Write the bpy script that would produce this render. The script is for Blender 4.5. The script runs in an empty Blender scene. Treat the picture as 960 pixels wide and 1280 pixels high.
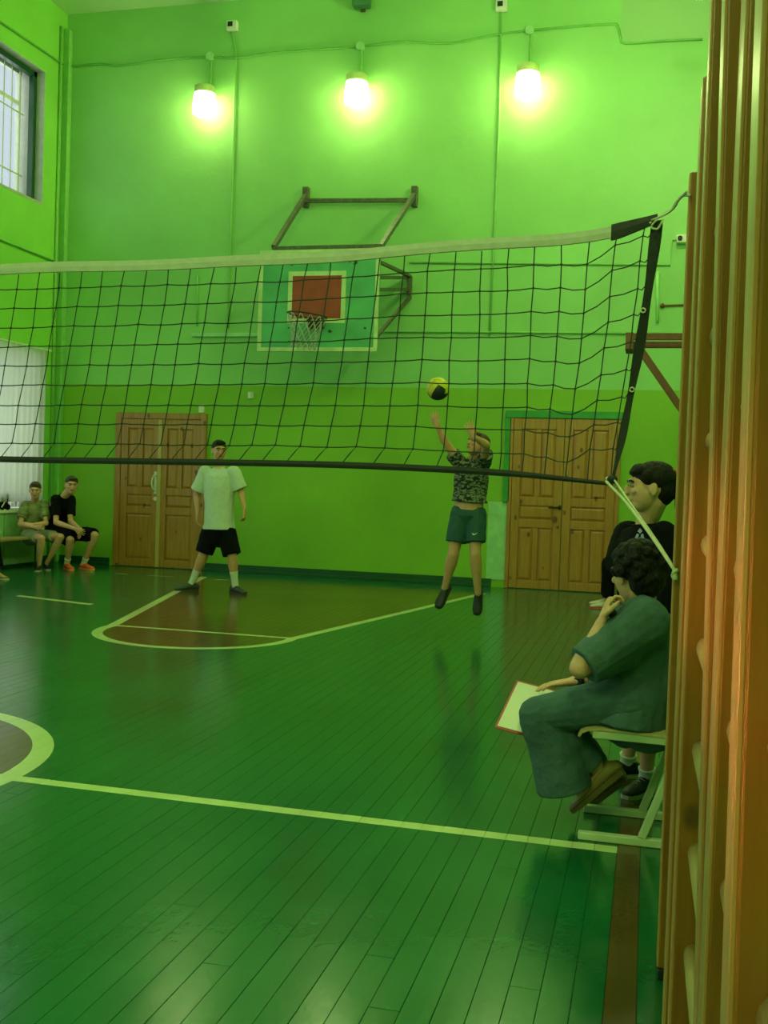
import bpy, bmesh, math, random
from mathutils import Vector, Matrix, noise
random.seed(7)
V = Vector
C = bpy.context.scene.collection
S = bpy.context.scene

# ------------------------------------------------------------------ camera
F, EYE = 1316.0, 1.33
YAW, PITCH, ROLL = .2457, .0278, .0339
def cam_matrix():
    cy, sy, cp, sp, cr, sr = math.cos(YAW), math.sin(YAW), math.cos(PITCH), math.sin(PITCH), math.cos(ROLL), math.sin(ROLL)
    Ry = Matrix(((cy,0,sy),(0,1,0),(-sy,0,cy)))
    Rx = Matrix(((1,0,0),(0,cp,-sp),(0,sp,cp)))
    Rz = Matrix(((cr,-sr,0),(sr,cr,0),(0,0,1)))
    return Rz @ Rx @ Ry
MC = cam_matrix()
def ray(px, py):
    d = MC.transposed() @ V(((px-480)/F, (py-640)/F, 1))
    return V((d.x, d.z, -d.y))
def P(px, py, Y):            # photograph pixel -> world point at depth Y
    d = ray(px, py); return d*(Y/d.y) + V((0,0,EYE))
def PF(px, py, z=0):         # photograph pixel -> point on the floor
    d = ray(px, py); return d*((z-EYE)/d.z) + V((0,0,EYE))
def PX(px, py, X):
    d = ray(px, py); return d*(X/d.x) + V((0,0,EYE))
cam = bpy.data.cameras.new('camera'); co = bpy.data.objects.new('camera', cam); C.objects.link(co)
cam.sensor_fit = 'VERTICAL'; cam.sensor_height = 24; cam.lens = F/1280*24; cam.clip_start = .02
def w2(v): return V((v[0], v[2], -v[1]))
xr, yd, zf = (w2(MC[i]) for i in range(3))
co.matrix_world = Matrix(((xr.x,-yd.x,-zf.x,0),(xr.y,-yd.y,-zf.y,0),(xr.z,-yd.z,-zf.z,EYE),(0,0,0,1)))
S.camera = co

# ------------------------------------------------------------------ world, lights, exposure
S.view_settings.view_transform = 'Standard'; S.view_settings.look = 'None'
S.view_settings.gamma = 1; S.view_settings.exposure = -0.04; S.view_settings.use_curve_mapping = False
W = bpy.data.worlds.new('world'); S.world = W; W.use_nodes = True
W.node_tree.nodes['Background'].inputs[0].default_value = (.80, .86, 1, 1)
W.node_tree.nodes['Background'].inputs[1].default_value = 1.0

XL, XR, YB, YF, HC = -8.46, .50, 13.85, -4.0, 7.97
def area(name, loc, size, power, col, direction, spread=180):
    l = bpy.data.lights.new(name, 'AREA'); l.shape = 'RECTANGLE'; l.size, l.size_y = size
    l.energy = power; l.color = col; l.spread = math.radians(spread)
    o = bpy.data.objects.new(name, l); C.objects.link(o); o.location = loc
    o.rotation_euler = V(direction).to_track_quat('-Z', 'Y').to_euler()
    return o
DAY = (.97, 1, .95); LAMP = (.95, 1, .50)
WINS = [(10.75, 13.31), (6.6, 9.3), (2.3, 5.0), (-2.0, .7)]       # the windows of the left wall, by depth
for a, b in WINS:
    area('upper_window_daylight', (XL-.62, (a+b)/2, 6.02), (b-a, 1.8), 20, DAY, (1,0,-.25))
    area('lower_window_daylight', (XL-.62, (a+b)/2, 1.9), (b-a, 2.0), 38, DAY, (1,0,0))

# added warm area lamp, standing in for low sun on the wall bars
area('sun_stand_in_lamp', (XL-.55, -.75, 1.66), (1.9, .30), 3.6, (1, .42, .24), V((8.6, 1.95, -.44)), 2.5)

# ------------------------------------------------------------------ helpers
def tag(o, label=None, cat=None, group=None, kind=None):
    if label: o['label'] = label
    if cat: o['category'] = cat
    if group: o['group'] = group
    if kind: o['kind'] = kind
    return o
def empty(name, loc=(0,0,0)):
    o = bpy.data.objects.new(name, None); C.objects.link(o); o.location = loc; o.empty_display_size = .1; return o
bpy.context.view_layer.update()
def link(name, me, m, parent=None):
    o = bpy.data.objects.new(name, me); C.objects.link(o)
    if m and not me.materials: me.materials.append(m)
    if parent:
        o.parent = parent
        p = parent; off = V((0,0,0))
        while p: off += p.location; p = p.parent
        o.location = -off
    return o
def obj(name, bm, m, parent=None, smooth=False, bevel=0):
    me = bpy.data.meshes.new(name)
    bmesh.ops.recalc_face_normals(bm, faces=bm.faces[:])
    bm.to_mesh(me); bm.free()
    if smooth:
        me.polygons.foreach_set('use_smooth', [True]*len(me.polygons))
    o = link(name, me, m, parent)
    if bevel:
        b = o.modifiers.new('bevel', 'BEVEL'); b.width = bevel; b.segments = 2; b.limit_method = 'ANGLE'
    return o
def B(): return bmesh.new()
def box(bm, a, b, rot=None):
    a, b = V(a), V(b)
    c = (a+b)/2; d = b-a
    M = Matrix.Translation(c) @ (rot.to_4x4() if rot else Matrix()) @ Matrix.Diagonal((abs(d.x) or .001, abs(d.y) or .001, abs(d.z) or .001, 1))
    bmesh.ops.create_cube(bm, size=1, matrix=M); return bm
def frame_of(t, ref):
    t = t.normalized()
    x = ref - t*ref.dot(t)
    if x.length < 1e-4: x = t.orthogonal()
    x.normalize(); return x, t.cross(x)
def loft(bm, rings, n=14, cap0='round', cap1='round'):
    """rings: (centre, rx, ry, xdir)"""
    k = len(rings); vs = []
    R = []
    for i, (c, rx, ry, xd) in enumerate(rings):
        t = rings[min(i+1, k-1)][0] - rings[max(i-1, 0)][0]
        x, y = frame_of(t, xd); R.append((c, rx, ry, x, y, t.normalized()))
    full = []
    if cap0 == 'round':
        c, rx, ry, x, y, t = R[0]; r = (rx+ry)/2
        for a in (.98, .8, .5): full.append((c - t*r*a*.9, rx*math.sqrt(1-a*a)+1e-4, ry*math.sqrt(1-a*a)+1e-4, x, y))
    full += [q[:5] for q in R]
    if cap1 == 'round':
        c, rx, ry, x, y, t = R[-1]; r = (rx+ry)/2
        for a in (.5, .8, .98): full.append((c + t*r*a*.9, rx*math.sqrt(1-a*a)+1e-4, ry*math.sqrt(1-a*a)+1e-4, x, y))
    for c, rx, ry, x, y in full:
        vs.append([bm.verts.new(c + x*rx*math.cos(2*math.pi*j/n) + y*ry*math.sin(2*math.pi*j/n)) for j in range(n)])
    for i in range(len(vs)-1):
        for j in range(n):
            bm.faces.new((vs[i][j], vs[i][(j+1) % n], vs[i+1][(j+1) % n], vs[i+1][j]))
    bm.faces.new(vs[0][::-1]); bm.faces.new(vs[-1])
    return bm
def smooth_path(pts, sub=4):
    out = []
    for i in range(len(pts)-1):
        p0, p1, p2, p3 = pts[max(i-1,0)], pts[i], pts[i+1], pts[min(i+2,len(pts)-1)]
        for k in range(sub):
            t = k/sub
            out.append(.5*((2*p1)+(p2-p0)*t+(2*p0-5*p1+4*p2-p3)*t*t+(3*p1-p0-3*p2+p3)*t*t*t))
    out.append(pts[-1]); return out
def tube(bm, pts, r, n=8, sub=1, ref=V((0,0,1)), cap='flat'):
    pts = [V(p) for p in pts]
    if sub > 1: pts = smooth_path(pts, sub)
    rr = r if callable(r) else (lambda t: r)
    k = len(pts)
    return loft(bm, [(p, rr(i/(k-1)), rr(i/(k-1)), V((.13,.07,1)) if abs((pts[min(i+1,k-1)]-pts[max(i-1,0)]).normalized().z) < .9 else V((1,.1,0))) for i, p in enumerate(pts)], n, cap, cap)
def ball(bm, c, r, u=16, v=10, M=None):
    r = (r, r, r) if not hasattr(r, '__len__') else r
    bmesh.ops.create_uvsphere(bm, u_segments=u, v_segments=v, radius=1, matrix=Matrix.Translation(c) @ (M.to_4x4() if M else Matrix()) @ Matrix.Diagonal((*r, 1)))
    return bm
def bake(o, mods):
    """apply modifiers listed as (type, dict) through the depsgraph"""
    for t, kw in mods:
        m = o.modifiers.new(t, t)
        for k, v in kw.items(): setattr(m, k, v)
    dg = bpy.context.evaluated_depsgraph_get(); dg.update()
    me = bpy.data.meshes.new_from_object(o.evaluated_get(dg))
    old = o.data; o.modifiers.clear(); me.name = old.name + '_baked'; o.data = me
    me.polygons.foreach_set('use_smooth', [True]*len(me.polygons))
    bpy.data.meshes.remove(old)
    return o
TEX = {}
def wrinkle_tex(scale):
    if scale not in TEX:
        t = bpy.data.textures.new('wrinkle', 'CLOUDS'); t.noise_scale = scale; t.noise_depth = 2; TEX[scale] = t
    return TEX[scale]
def organic(name, bm, m, parent, voxel=.006, it=4, wr=0, wrs=.09):
    o = obj(name, bm, m, parent)
    mods = [('REMESH', dict(mode='VOXEL', voxel_size=voxel)), ('SMOOTH', dict(factor=.5, iterations=it))]
    if wr: mods.append(('DISPLACE', dict(texture=wrinkle_tex(wrs), strength=wr, mid_level=.5, texture_coords='GLOBAL')))
    return bake(o, mods)

# ------------------------------------------------------------------ materials
MATS = {}
class N:
    """tiny expression builder on math nodes"""
    def __init__(s, nt, sock): s.nt, s.s = nt, sock
    def _op(s, op, o=None, o2=None, rev=False):
        n = s.nt.nodes.new('ShaderNodeMath'); n.operation = op
        a = [s, o] if not rev else [o, s]
        if o2 is not None: a.append(o2)
        for i, q in enumerate(a):
            if q is None: continue
            if isinstance(q, N): s.nt.links.new(q.s, n.inputs[i])
            else: n.inputs[i].default_value = q
        return N(s.nt, n.outputs[0])
    def __add__(s, o): return s._op('ADD', o)
    def __sub__(s, o): return s._op('SUBTRACT', o)
    def __rsub__(s, o): return s._op('SUBTRACT', o, rev=True)
    def __mul__(s, o): return s._op('MULTIPLY', o)
    __radd__ = __add__; __rmul__ = __mul__
    def __gt__(s, o): return s._op('GREATER_THAN', o)
    def __lt__(s, o): return s._op('LESS_THAN', o)
    def max(s, o): return s._op('MAXIMUM', o)
    def min(s, o): return s._op('MINIMUM', o)
    def sqrt(s): return s._op('SQRT')
    def abs(s): return s._op('ABSOLUTE')
def newmat(name):
    m = bpy.data.materials.new(name); m.use_nodes = True; nt = m.node_tree
    return m, nt, nt.nodes['Principled BSDF']
def noise_node(nt, scale, detail=4, coord='Object', stretch=(1,1,1), rough=.55):
    tc = nt.nodes.new('ShaderNodeTexCoord'); mp = nt.nodes.new('ShaderNodeMapping'); mp.inputs['Scale'].default_value = stretch
    nz = nt.nodes.new('ShaderNodeTexNoise'); nz.inputs['Scale'].default_value = scale; nz.inputs['Detail'].default_value = detail; nz.inputs['Roughness'].default_value = rough
    if coord == 'Position':
        g = nt.nodes.new('ShaderNodeNewGeometry'); nt.links.new(g.outputs['Position'], mp.inputs[0])
    else: nt.links.new(tc.outputs[coord], mp.inputs[0])
    nt.links.new(mp.outputs[0], nz.inputs['Vector']); return nz
def ramp(nt, fac, stops):
    r = nt.nodes.new('ShaderNodeValToRGB'); e = r.color_ramp.elements
    while len(e) < len(stops): e.new(.5)
    for el, (p, c) in zip(e, stops): el.position = p; el.color = (*c, 1)
    nt.links.new(fac, r.inputs[0]); return r.outputs[0]
def bump(nt, bs, h, strength, dist=.01):
    b = nt.nodes.new('ShaderNodeBump'); b.inputs['Strength'].default_value = strength; b.inputs['Distance'].default_value = dist
    nt.links.new(h, b.inputs['Height']); nt.links.new(b.outputs[0], bs.inputs['Normal'])
def mixc(nt, fac, a, b):
    x = nt.nodes.new('ShaderNodeMix'); x.data_type = 'RGBA'
    for k, q in ((0, fac), (6, a), (7, b)):
        q = q.s if isinstance(q, N) else q
        if hasattr(q, 'node'): nt.links.new(q, x.inputs[k])
        else: x.inputs[k].default_value = (*q, 1) if hasattr(q, '__len__') else q
    return x.outputs[2]
def mat(name, col, rough=.6, var=.12, scale=8, bmp=.1, metal=0, coat=0, spec=.5, stretch=(1,1,1), sub=0):
    if name in MATS: return MATS[name]
    m, nt, bs = newmat(name)
    nz = noise_node(nt, scale, stretch=stretch, coord='Position')
    c0 = tuple(max(0, c*(1-var)) for c in col); c1 = tuple(min(1, c*(1+var)) for c in col)
    nt.links.new(ramp(nt, nz.outputs[0], [(.3, c0), (.7, c1)]), bs.inputs['Base Color'])
    bs.inputs['Roughness'].default_value = rough; bs.inputs['Metallic'].default_value = metal
    bs.inputs['Coat Weight'].default_value = coat; bs.inputs['Specular IOR Level'].default_value = spec
    if bmp: bump(nt, bs, nz.outputs[0], bmp, .02)
    if sub:
        bs.inputs['Subsurface Weight'].default_value = sub; bs.inputs['Subsurface Radius'].default_value = (.01,.004,.002)
    MATS[name] = m; return m
def wall_mat(name, up, low, split, mottled=.10, patch=None):
    m, nt, bs = newmat(name)
    g = nt.nodes.new('ShaderNodeNewGeometry'); sp = nt.nodes.new('ShaderNodeSeparateXYZ'); nt.links.new(g.outputs['Position'], sp.inputs[0])
    z = N(nt, sp.outputs[2])
    n1 = noise_node(nt, .7, 5, 'Position'); n2 = noise_node(nt, 9, 6, 'Position')
    def vr(c): return ramp(nt, n1.outputs[0], [(.3, tuple(k*(1-mottled) for k in c)), (.7, tuple(min(1,k*(1+mottled)) for k in c))])
    col = mixc(nt, z > split, vr(low), vr(up)) if split else vr(up)
    if patch:                                                    # a differently mixed coat of paint above the cable
        xx = N(nt, sp.outputs[0]); pm = (xx > patch[0])*(z > patch[1]); col = mixc(nt, pm, col, patch[2])
    nt.links.new(col, bs.inputs['Base Color'])
    bs.inputs['Roughness'].default_value = .5; bs.inputs['Specular IOR Level'].default_value = .35
    ad = N(nt, n1.outputs[0])*.7 + N(nt, n2.outputs[0])*.3
    bump(nt, bs, ad.s, .35, .03)
    return m
def wood_mat(name, c_light, c_dark, knots=(.10,.04,.01), rough=.4, axis='z', coat=.3, knot=True, grain=1.0):
    m, nt, bs = newmat(name)
    st = {'z': (9,9,.7), 'x': (.7,9,9), 'y': (9,.7,9)}[axis]
    nz = noise_node(nt, 3.5*grain, 6, 'Position', st, .65)
    c = ramp(nt, nz.outputs[0], [(.25, c_dark), (.5, tuple((a+b)/2 for a, b in zip(c_light, c_dark))), (.75, c_light)])
    if knot:
        g = nt.nodes.new('ShaderNodeNewGeometry'); mp = nt.nodes.new('ShaderNodeMapping'); mp.inputs['Scale'].default_value = tuple(3.1 if k > 1 else 1.9 for k in st)
        nt.links.new(g.outputs['Position'], mp.inputs[0])
        vo = nt.nodes.new('ShaderNodeTexVoronoi'); vo.inputs['Scale'].default_value = 1.6; nt.links.new(mp.outputs[0], vo.inputs['Vector'])
        k = ramp(nt, vo.outputs['Distance'], [(0, (1,1,1)), (.085, (.8,.8,.8)), (.13, (0,0,0))])
        c = mixc(nt, k, c, knots)
    nt.links.new(c, bs.inputs['Base Color']); bs.inputs['Roughness'].default_value = rough; bs.inputs['Coat Weight'].default_value = coat; bs.inputs['Coat Roughness'].default_value = .25
    bump(nt, bs, nz.outputs[0], .12, .004)
    MATS[name] = m; return m
def emit_mat(name, col, strength):
    m, nt, bs = newmat(name); bs.inputs['Base Color'].default_value = (*col, 1)
    bs.inputs['Emission Color'].default_value = (*col, 1); bs.inputs['Emission Strength'].default_value = strength; return m

UP, LOW = (.27, .58, .18), (.22, .47, .030)
M_back = wall_mat('back_wall_paint', UP, LOW, 2.62, .10, (P(776,40,YB).x, P(800,53,YB).z, (.30,.52,.22)))
M_left = wall_mat('left_wall_paint', (.27,.66,.09), None, None)
M_ceil = wall_mat('ceiling_paint', (.50,.72,.38), None, None, .05)
M_pale = mat('pale_green_paint', (.32,.62,.28), .5)
M_pipe = mat('painted_conduit', (.22,.54,.13), .45, .08)
M_dgreen = mat('dark_green_paint', (.006,.07,.022), .35)
M_mgreen = mat('mid_green_paint', (.02,.28,.04), .4)
M_white = mat('white_paint', (.72,.74,.66), .45, .05)
M_reveal = mat('window_reveal_plaster', (.42,.46,.38), .7)
M_metal = mat('bracket_steel', (.11,.12,.07), .45, .3, 20, .1, .4)
M_steel = mat('brown_bracket', (.16,.05,.018), .5, .25, 12)
M_cream = mat('cream_metal_paint', (.50,.56,.36), .4, .06)
M_black = mat('black_webbing', (.006,.010,.008), .6, .3, 60)
M_tape = mat('white_net_tape', (.48,.49,.40), .6, .08, 30)
M_cord = mat('net_cord', (.008,.030,.012), .6, .2, 60)
M_rope = mat('rope_fibre', (.60,.60,.38), .8, .15, 120)
M_pine = wood_mat('varnished_pine', (.50,.235,.045), (.33,.135,.018), rough=.35)
M_pine2 = wood_mat('varnished_pine_strip', (.58,.42,.13), (.50,.34,.09), rough=.4, knot=False)
M_bar = wood_mat('wall_bar_upright', (.38,.14,.022), (.23,.075,.010), rough=.38, axis='z', coat=.4)
M_barf = wood_mat('wall_bar_edge', (.66,.34,.15), (.46,.20,.06), rough=.4, axis='z', coat=.4, knot=False)
M_rung = wood_mat('wall_bar_rung', (.58,.40,.16), (.45,.28,.10), rough=.4, axis='y', knot=False)
M_bench = wood_mat('bench_wood', (.50,.36,.13), (.36,.22,.07), axis='y', knot=False)
M_glass = mat('lamp_cap', (.62,.75,.30), .4)
M_skin = mat('skin', (.58,.29,.15), .5, .08, 30, .04, sub=.08)
M_skin2 = mat('skin_fair', (.68,.37,.22), .5, .08, 30, .04, sub=.08)
M_lip = mat('lips', (.36,.10,.07), .5)
M_eye = mat('eye', (.02,.015,.01), .2)
M_eyew = mat('eye_white', (.34,.33,.28), .3)
M_hairb = mat('hair_black', (.008,.006,.004), .6, .4, 90, .6, spec=.25, stretch=(1,1,.25))
M_hairn = mat('hair_brown', (.055,.032,.014), .5, .4, 90, .6, stretch=(1,1,.25))
M_blackc = mat('black_cloth', (.004,.0045,.005), .95, .2, 60, .1, spec=.15)
M_sole = mat('shoe_sole', (.45,.46,.38), .6)
M_sock = mat('white_sock', (.62,.64,.55), .8)

# ------------------------------------------------------------------ floor
def floor_mat():
    m, nt, bs = newmat('painted_floor_boards')
    g = nt.nodes.new('ShaderNodeNewGeometry'); sp = nt.nodes.new('ShaderNodeSeparateXYZ'); nt.links.new(g.outputs['Position'], sp.inputs[0])
    x, y = N(nt, sp.outputs[0]), N(nt, sp.outputs[1])
    # basketball key: two slanting legs and a half circle
    xl = (y - 8.3)*(-.254) - 4.50; xr_ = (y - 8.3)*(.196) - 2.85
    dleg = (x - xl).min(xr_ - x)
    dx, dy = x + 3.675, y - 8.3
    dcir = .835 - (dx*dx + dy*dy).sqrt()
    up = y > 8.3
    d = dleg*up + dcir*(1 - up)
    far = y < 12.95
    key_line = (d.abs() < .045)*far
    key_in = (d > 0)*far
    ft = ((y - 8.36).abs() < .032)*key_in
    # centre circle and centre line
    cx, cy = x + 3.73, y - 3.97
    dc = (cx*cx + cy*cy).sqrt()
    cir_line = ((dc - 1.085).abs() < .05)
    cir_in = dc < 1.085
    cen = ((y - 3.97 + (x+.07)*.012).abs() < .036)*(x < -.061)
    edge = (x > -.0612)*(x < .0215)
    # worn remains of a painted end line, then a sun streak painted as pale colour
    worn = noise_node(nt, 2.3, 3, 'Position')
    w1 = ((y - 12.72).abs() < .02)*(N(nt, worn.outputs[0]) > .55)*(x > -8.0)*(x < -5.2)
    sun_streak = ((y - 9.72 + (x+5.9)*.28).abs() < .05)*(x > -6.45)*(x < -5.42)
    line = key_line.max(ft).max(cir_line).max(cen).max(w1).max(sun_streak)
    brown = key_in.max(cir_in).max(edge)
    oi = nt.nodes.new('ShaderNodeObjectInfo')
    n1 = noise_node(nt, 1.4, 5, 'Position'); n2 = noise_node(nt, 6, 6, 'Position', (1,.15,1))
    gr = ramp(nt, n1.outputs[0], [(.3, (.004,.100,.030)), (.7, (.008,.148,.046))])
    gr = mixc(nt, N(nt, oi.outputs['Random'])*.35, gr, (.003,.085,.026))
    br = ramp(nt, n2.outputs[0], [(.3, (.085,.052,.010)), (.7, (.125,.075,.016))])
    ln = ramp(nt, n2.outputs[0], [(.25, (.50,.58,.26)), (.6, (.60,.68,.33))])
    wear = N(nt, noise_node(nt, 30, 8, 'Position', (1,.3,1), .7).outputs[0]) > .74
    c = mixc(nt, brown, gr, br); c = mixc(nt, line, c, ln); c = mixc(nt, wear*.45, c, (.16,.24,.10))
    nt.links.new(c, bs.inputs['Base Color'])
    rr = N(nt, n1.outputs[0])*.12 + .12
    nt.links.new(rr.s, bs.inputs['Roughness'])
    bs.inputs['Specular IOR Level'].default_value = .5
    n3 = noise_node(nt, 5, 3, 'Position', (1,.5,1)); n4 = noise_node(nt, 45, 4, 'Position', (1,.6,1))
    h = N(nt, n3.outputs[0])*.8 + N(nt, n4.outputs[0])*.24
    bump(nt, bs, h.s, .20, .010)
    return m
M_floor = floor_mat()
M_sub = mat('floor_gap', (.004,.02,.008), .9)
PW, GAP, PT = .0826, .0009, .022
floor = empty('floor'); tag(floor, kind='structure')
bm = B(); box(bm, (XL-.3, YF-.1, -.12), (XR+.3, YB+.1, -PT-.001)); obj('subfloor', bm, M_sub, floor)
def plank_mesh(bm, x0, x1, y0, y1):
    b = .0010
    vs = []
    for (dx, z) in ((0, -PT), (0, -b), (b, 0)):
        vs.append([bm.verts.new((x, y, z)) for x, y in ((x0+dx, y0+dx), (x1-dx, y0+dx), (x1-dx, y1-dx), (x0+dx, y1-dx))])
    for i in range(2):
        for j in range(4): bm.faces.new((vs[i][j], vs[i][(j+1)%4], vs[i+1][(j+1)%4], vs[i+1][j]))
    bm.faces.new(vs[2])
def visible(x, y):
    if y < 2.2: return False
    dd = MC @ V((x, EYE, y)); px = 480 + F*dd.x/dd.z; return px > -20
single, rest = [], []
k0 = int((-.061 - XL)/PW)
for k in range(-k0-1, int((XR+.061)/PW)+1):
    x0 = max(-.061 + k*PW, XL); x1 = min(-.061 + (k+1)*PW, XR)
    if x1-x0 < .01: continue
    y = YF - random.random()*3
    while y < YB:
        L = random.choice((2.9, 3.4, 3.9, 4.4)); y0, y1 = max(y, YF), min(y+L, YB)
        if y1 > y0+.01:
            vis = any(visible((x0+x1)/2, y0+(y1-y0)*t) for t in (0,.25,.5,.75,1)) and (x0+x1)/2 < .12
            (single if vis else rest).append((y0, x0, x1, y1))
        y += L
single.sort(); rest += single[300:]; single = single[:300]
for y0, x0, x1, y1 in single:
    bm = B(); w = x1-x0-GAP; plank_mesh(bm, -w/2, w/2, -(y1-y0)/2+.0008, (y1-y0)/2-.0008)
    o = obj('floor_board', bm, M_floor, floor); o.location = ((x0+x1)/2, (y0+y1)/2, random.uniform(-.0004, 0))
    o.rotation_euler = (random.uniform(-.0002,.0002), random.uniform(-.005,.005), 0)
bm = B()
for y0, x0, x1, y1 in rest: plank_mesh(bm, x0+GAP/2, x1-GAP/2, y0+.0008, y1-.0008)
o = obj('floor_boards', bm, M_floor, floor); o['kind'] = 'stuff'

# ------------------------------------------------------------------ room shell
bm = B(); box(bm, (XL-.4, YB, -.1), (XR+.4, YB+.3, HC+.1)); tag(obj('wall_back', bm, M_back), kind='structure')
bm = B(); box(bm, (XR, YF, -.1), (XR+.3, YB, HC+.1)); tag(obj('wall_right', bm, M_left), kind='structure')
bm = B(); box(bm, (XL-.4, YF-.3, -.1), (XR+.4, YF, HC+.1)); tag(obj('wall_front', bm, M_left), kind='structure')
bm = B(); box(bm, (XL-.4, YF-.3, HC), (XR+.4, YB+.3, HC+.2)); tag(obj('ceiling', bm, M_ceil), kind='structure')
TW = .42
UZ, LZ = (5.10, 6.94), (.80, 2.98)
wl = empty('wall_left'); tag(wl, kind='structure')
bm = B(); ys = [YF]
for a, b in sorted(WINS): ys += [a, b]
ys.append(YB)
for i in range(0, len(ys), 2): box(bm, (XL-TW, ys[i], -.1), (XL, ys[i+1], HC))
for a, b in WINS:
    for z0, z1 in ((-.1, LZ[0]), (LZ[1], UZ[0]), (UZ[1], HC)): box(bm, (XL-TW, a, z0), (XL, b, z1))
obj('wall_surface', bm, M_left, wl)
M_pane, nt, bs = newmat('window_glass')                      # thin sheet glass: clear, with a faint gloss
tp = nt.nodes.new('ShaderNodeBsdfTransparent'); gl = nt.nodes.new('ShaderNodeBsdfGlossy'); gl.inputs['Roughness'].default_value = .05
mx = nt.nodes.new('ShaderNodeMixShader'); mx.inputs[0].default_value = .07; tp.inputs[0].default_value = (.92,.96,.94,1)
nt.links.new(tp.outputs[0], mx.inputs[1]); nt.links.new(gl.outputs[0], mx.inputs[2]); nt.links.new(mx.outputs[0], nt.nodes['Material Output'].inputs[0])
def window(idx, a, b, z0, z1, green):
    w = empty('window_%d' % idx, (XL-.3, (a+b)/2, z0)); tag(w, kind='structure')
    bm = B(); e = .012                                           # plaster lining of the reveal
    for q in (((XL-TW, a, z0), (XL+.003, a+e, z1)), ((XL-TW, b-e, z0), (XL+.003, b, z1)), ((XL-TW, a, z1-e), (XL+.003, b, z1))): box(bm, *q)
    obj('reveal', bm, M_reveal, w)
    bm = B(); box(bm, (XL-TW, a, z0-.03), (XL+(.06 if not green else .003), b, z0+.012)); obj('window_sill', bm, M_white if not green else M_reveal, w, bevel=.006)
    if green:
        bm = B(); t = .075; X0, X1 = XL-.20, XL-.12
        for q in (((X0,a+e,z0+.012),(X1,a+e+t,z1-e)), ((X0,b-e-t,z0+.012),(X1,b-e,z1-e)), ((X0,a+e,z1-e-t),(X1,b-e,z1-e)), ((X0,a+e,z0+.012),(X1,b-e,z0+.012+t*.3))): box(bm, *q)
        obj('outer_frame', bm, M_dgreen, w, bevel=.004)
    bm = B(); X0, X1 = XL-.36, XL-.30; n = 3; tt = .055
    zs = z0 + (z1-z0)*.74
    a2, b2 = a+.02, b-.12*green-.02
    for i in range(n+1):
        yy = a2 + (b2-a2)*i/n; box(bm, (X0, yy-tt/2, z0), (X1, yy+tt/2, z1-.02))
    for zz in (z0+.05, zs, z1-.05): box(bm, (X0, a2, zz-tt/2), (X1, b2, zz+tt/2))
    obj('window_frame', bm, M_white, w, bevel=.004)
    for i in range(n):
        for (q0, q1) in ((z0+.03, zs), (zs, z1-.05)):
            bm = B(); box(bm, (X0+.026, a2+(b2-a2)*i/n, q0), (X0+.032, a2+(b2-a2)*(i+1)/n, q1)); obj('pane', bm, M_pane, w)
    bm = B()                                                      # security grille
    X = XL-.24
    if green:
        for i in range(13):
            yy = a2+.1+(b2-a2-.2)*i/12; box(bm, (X-.006, yy-.006, z0), (X+.006, yy+.006, z1))
        for zz in (z0+.35, z0+1.2): box(bm, (X-.008, a2, zz-.008), (X+.008, b2, zz+.008))
        obj('window_grille', bm, M_cream, w)
    else:
        s_ = .17; L = z1-z0; nn = int((b2-a2+L*.35)/s_)
        for i in range(nn+1):
            for sg in (1, -1):
                p0 = V((X, (a2 if sg > 0 else b2) + sg*(i*s_-L*.35), z0)); p1 = p0 + V((0, sg*L*.35, L))
                # clip to the opening
                def clip(p, q):
                    t0, t1 = 0, 1; d = q.y-p.y
                    for lim, s2 in ((a2, 1), (b2, -1)):
                        f0 = (p.y-lim)*s2; f1 = (q.y-lim)*s2
                        if f0 < 0 and f1 < 0: return None
                        if f0 < 0: t0 = max(t0, f0/(f0-f1))
                        if f1 < 0: t1 = min(t1, f0/(f0-f1))
                    return (p.lerp(q, t0), p.lerp(q, t1)) if t1 > t0+.01 else None
                c = clip(p0, p1)
                if c: tube(bm, [c[0]+V((sg*.005,0,0)), c[1]+V((sg*.005,0,0))], .008, 5)
        obj('window_grille', bm, M_white, w)
    return w
for i, (a, b) in enumerate(WINS):
    window(2*i+1, a, b, *UZ, True); window(2*i+2, a, b, *LZ, False)
# pale panel below the lower window (radiator casing)
rc = empty('radiator_cover', (XL+.05, 12.0, 0)); tag(rc, 'pale green panelled casing under the lower window beside the bench', 'panel')
for i in range(3):
    bm = B(); y0 = 10.9+i*.82; box(bm, (XL+.003, y0, .04), (XL+.05, y0+.79, .74)); obj('panel_board', bm, M_pale, rc, bevel=.008)
bm = B(); box(bm, (XL+.003, 10.85, .745), (XL+.075, 13.38, .772)); obj('ledge', bm, M_white, rc, bevel=.004)

# baseboards
bm = B(); z = .11
for a, b in ((XL+.01, -7.56), (-6.06, -1.98), (-.33, XR)): box(bm, (a, YB-.03, 0), (b, YB, z)); box(bm, (a, YB-.045, 0), (b, YB-.028, z*.35))
tag(obj('baseboard_back', bm, M_dgreen, bevel=.004), kind='structure')
bm = B(); box(bm, (XL, YF, 0), (XL+.03, YB-.03, .11)); tag(obj('baseboard_left', bm, M_dgreen, bevel=.004), kind='structure')
bm = B(); box(bm, (XR-.03, YF, 0), (XR, YB-.03, .11)); tag(obj('baseboard_right', bm, M_dgreen, bevel=.004), kind='structure')
# pale patch and green jamb left of the right hand door, corner boxing
bm = B(); box(bm, (-2.05, YB-.012, .10), (-1.79, YB, 1.13)); tag(obj('trim_1', bm, M_pale), kind='structure')
bm = B(); box(bm, (-1.86, YB-.05, 1.13), (-1.78, YB, 2.33)); box(bm, (-1.86, YB-.06, 2.24), (-.36, YB, 2.335)); tag(obj('trim_2', bm, M_mgreen, bevel=.005), kind='structure')
bm = B(); box(bm, (XL, YB-.10, 0), (XL+.10, YB, HC-.25)); tag(obj('trim_3', bm, M_pipe, bevel=.01), kind='structure')

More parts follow.
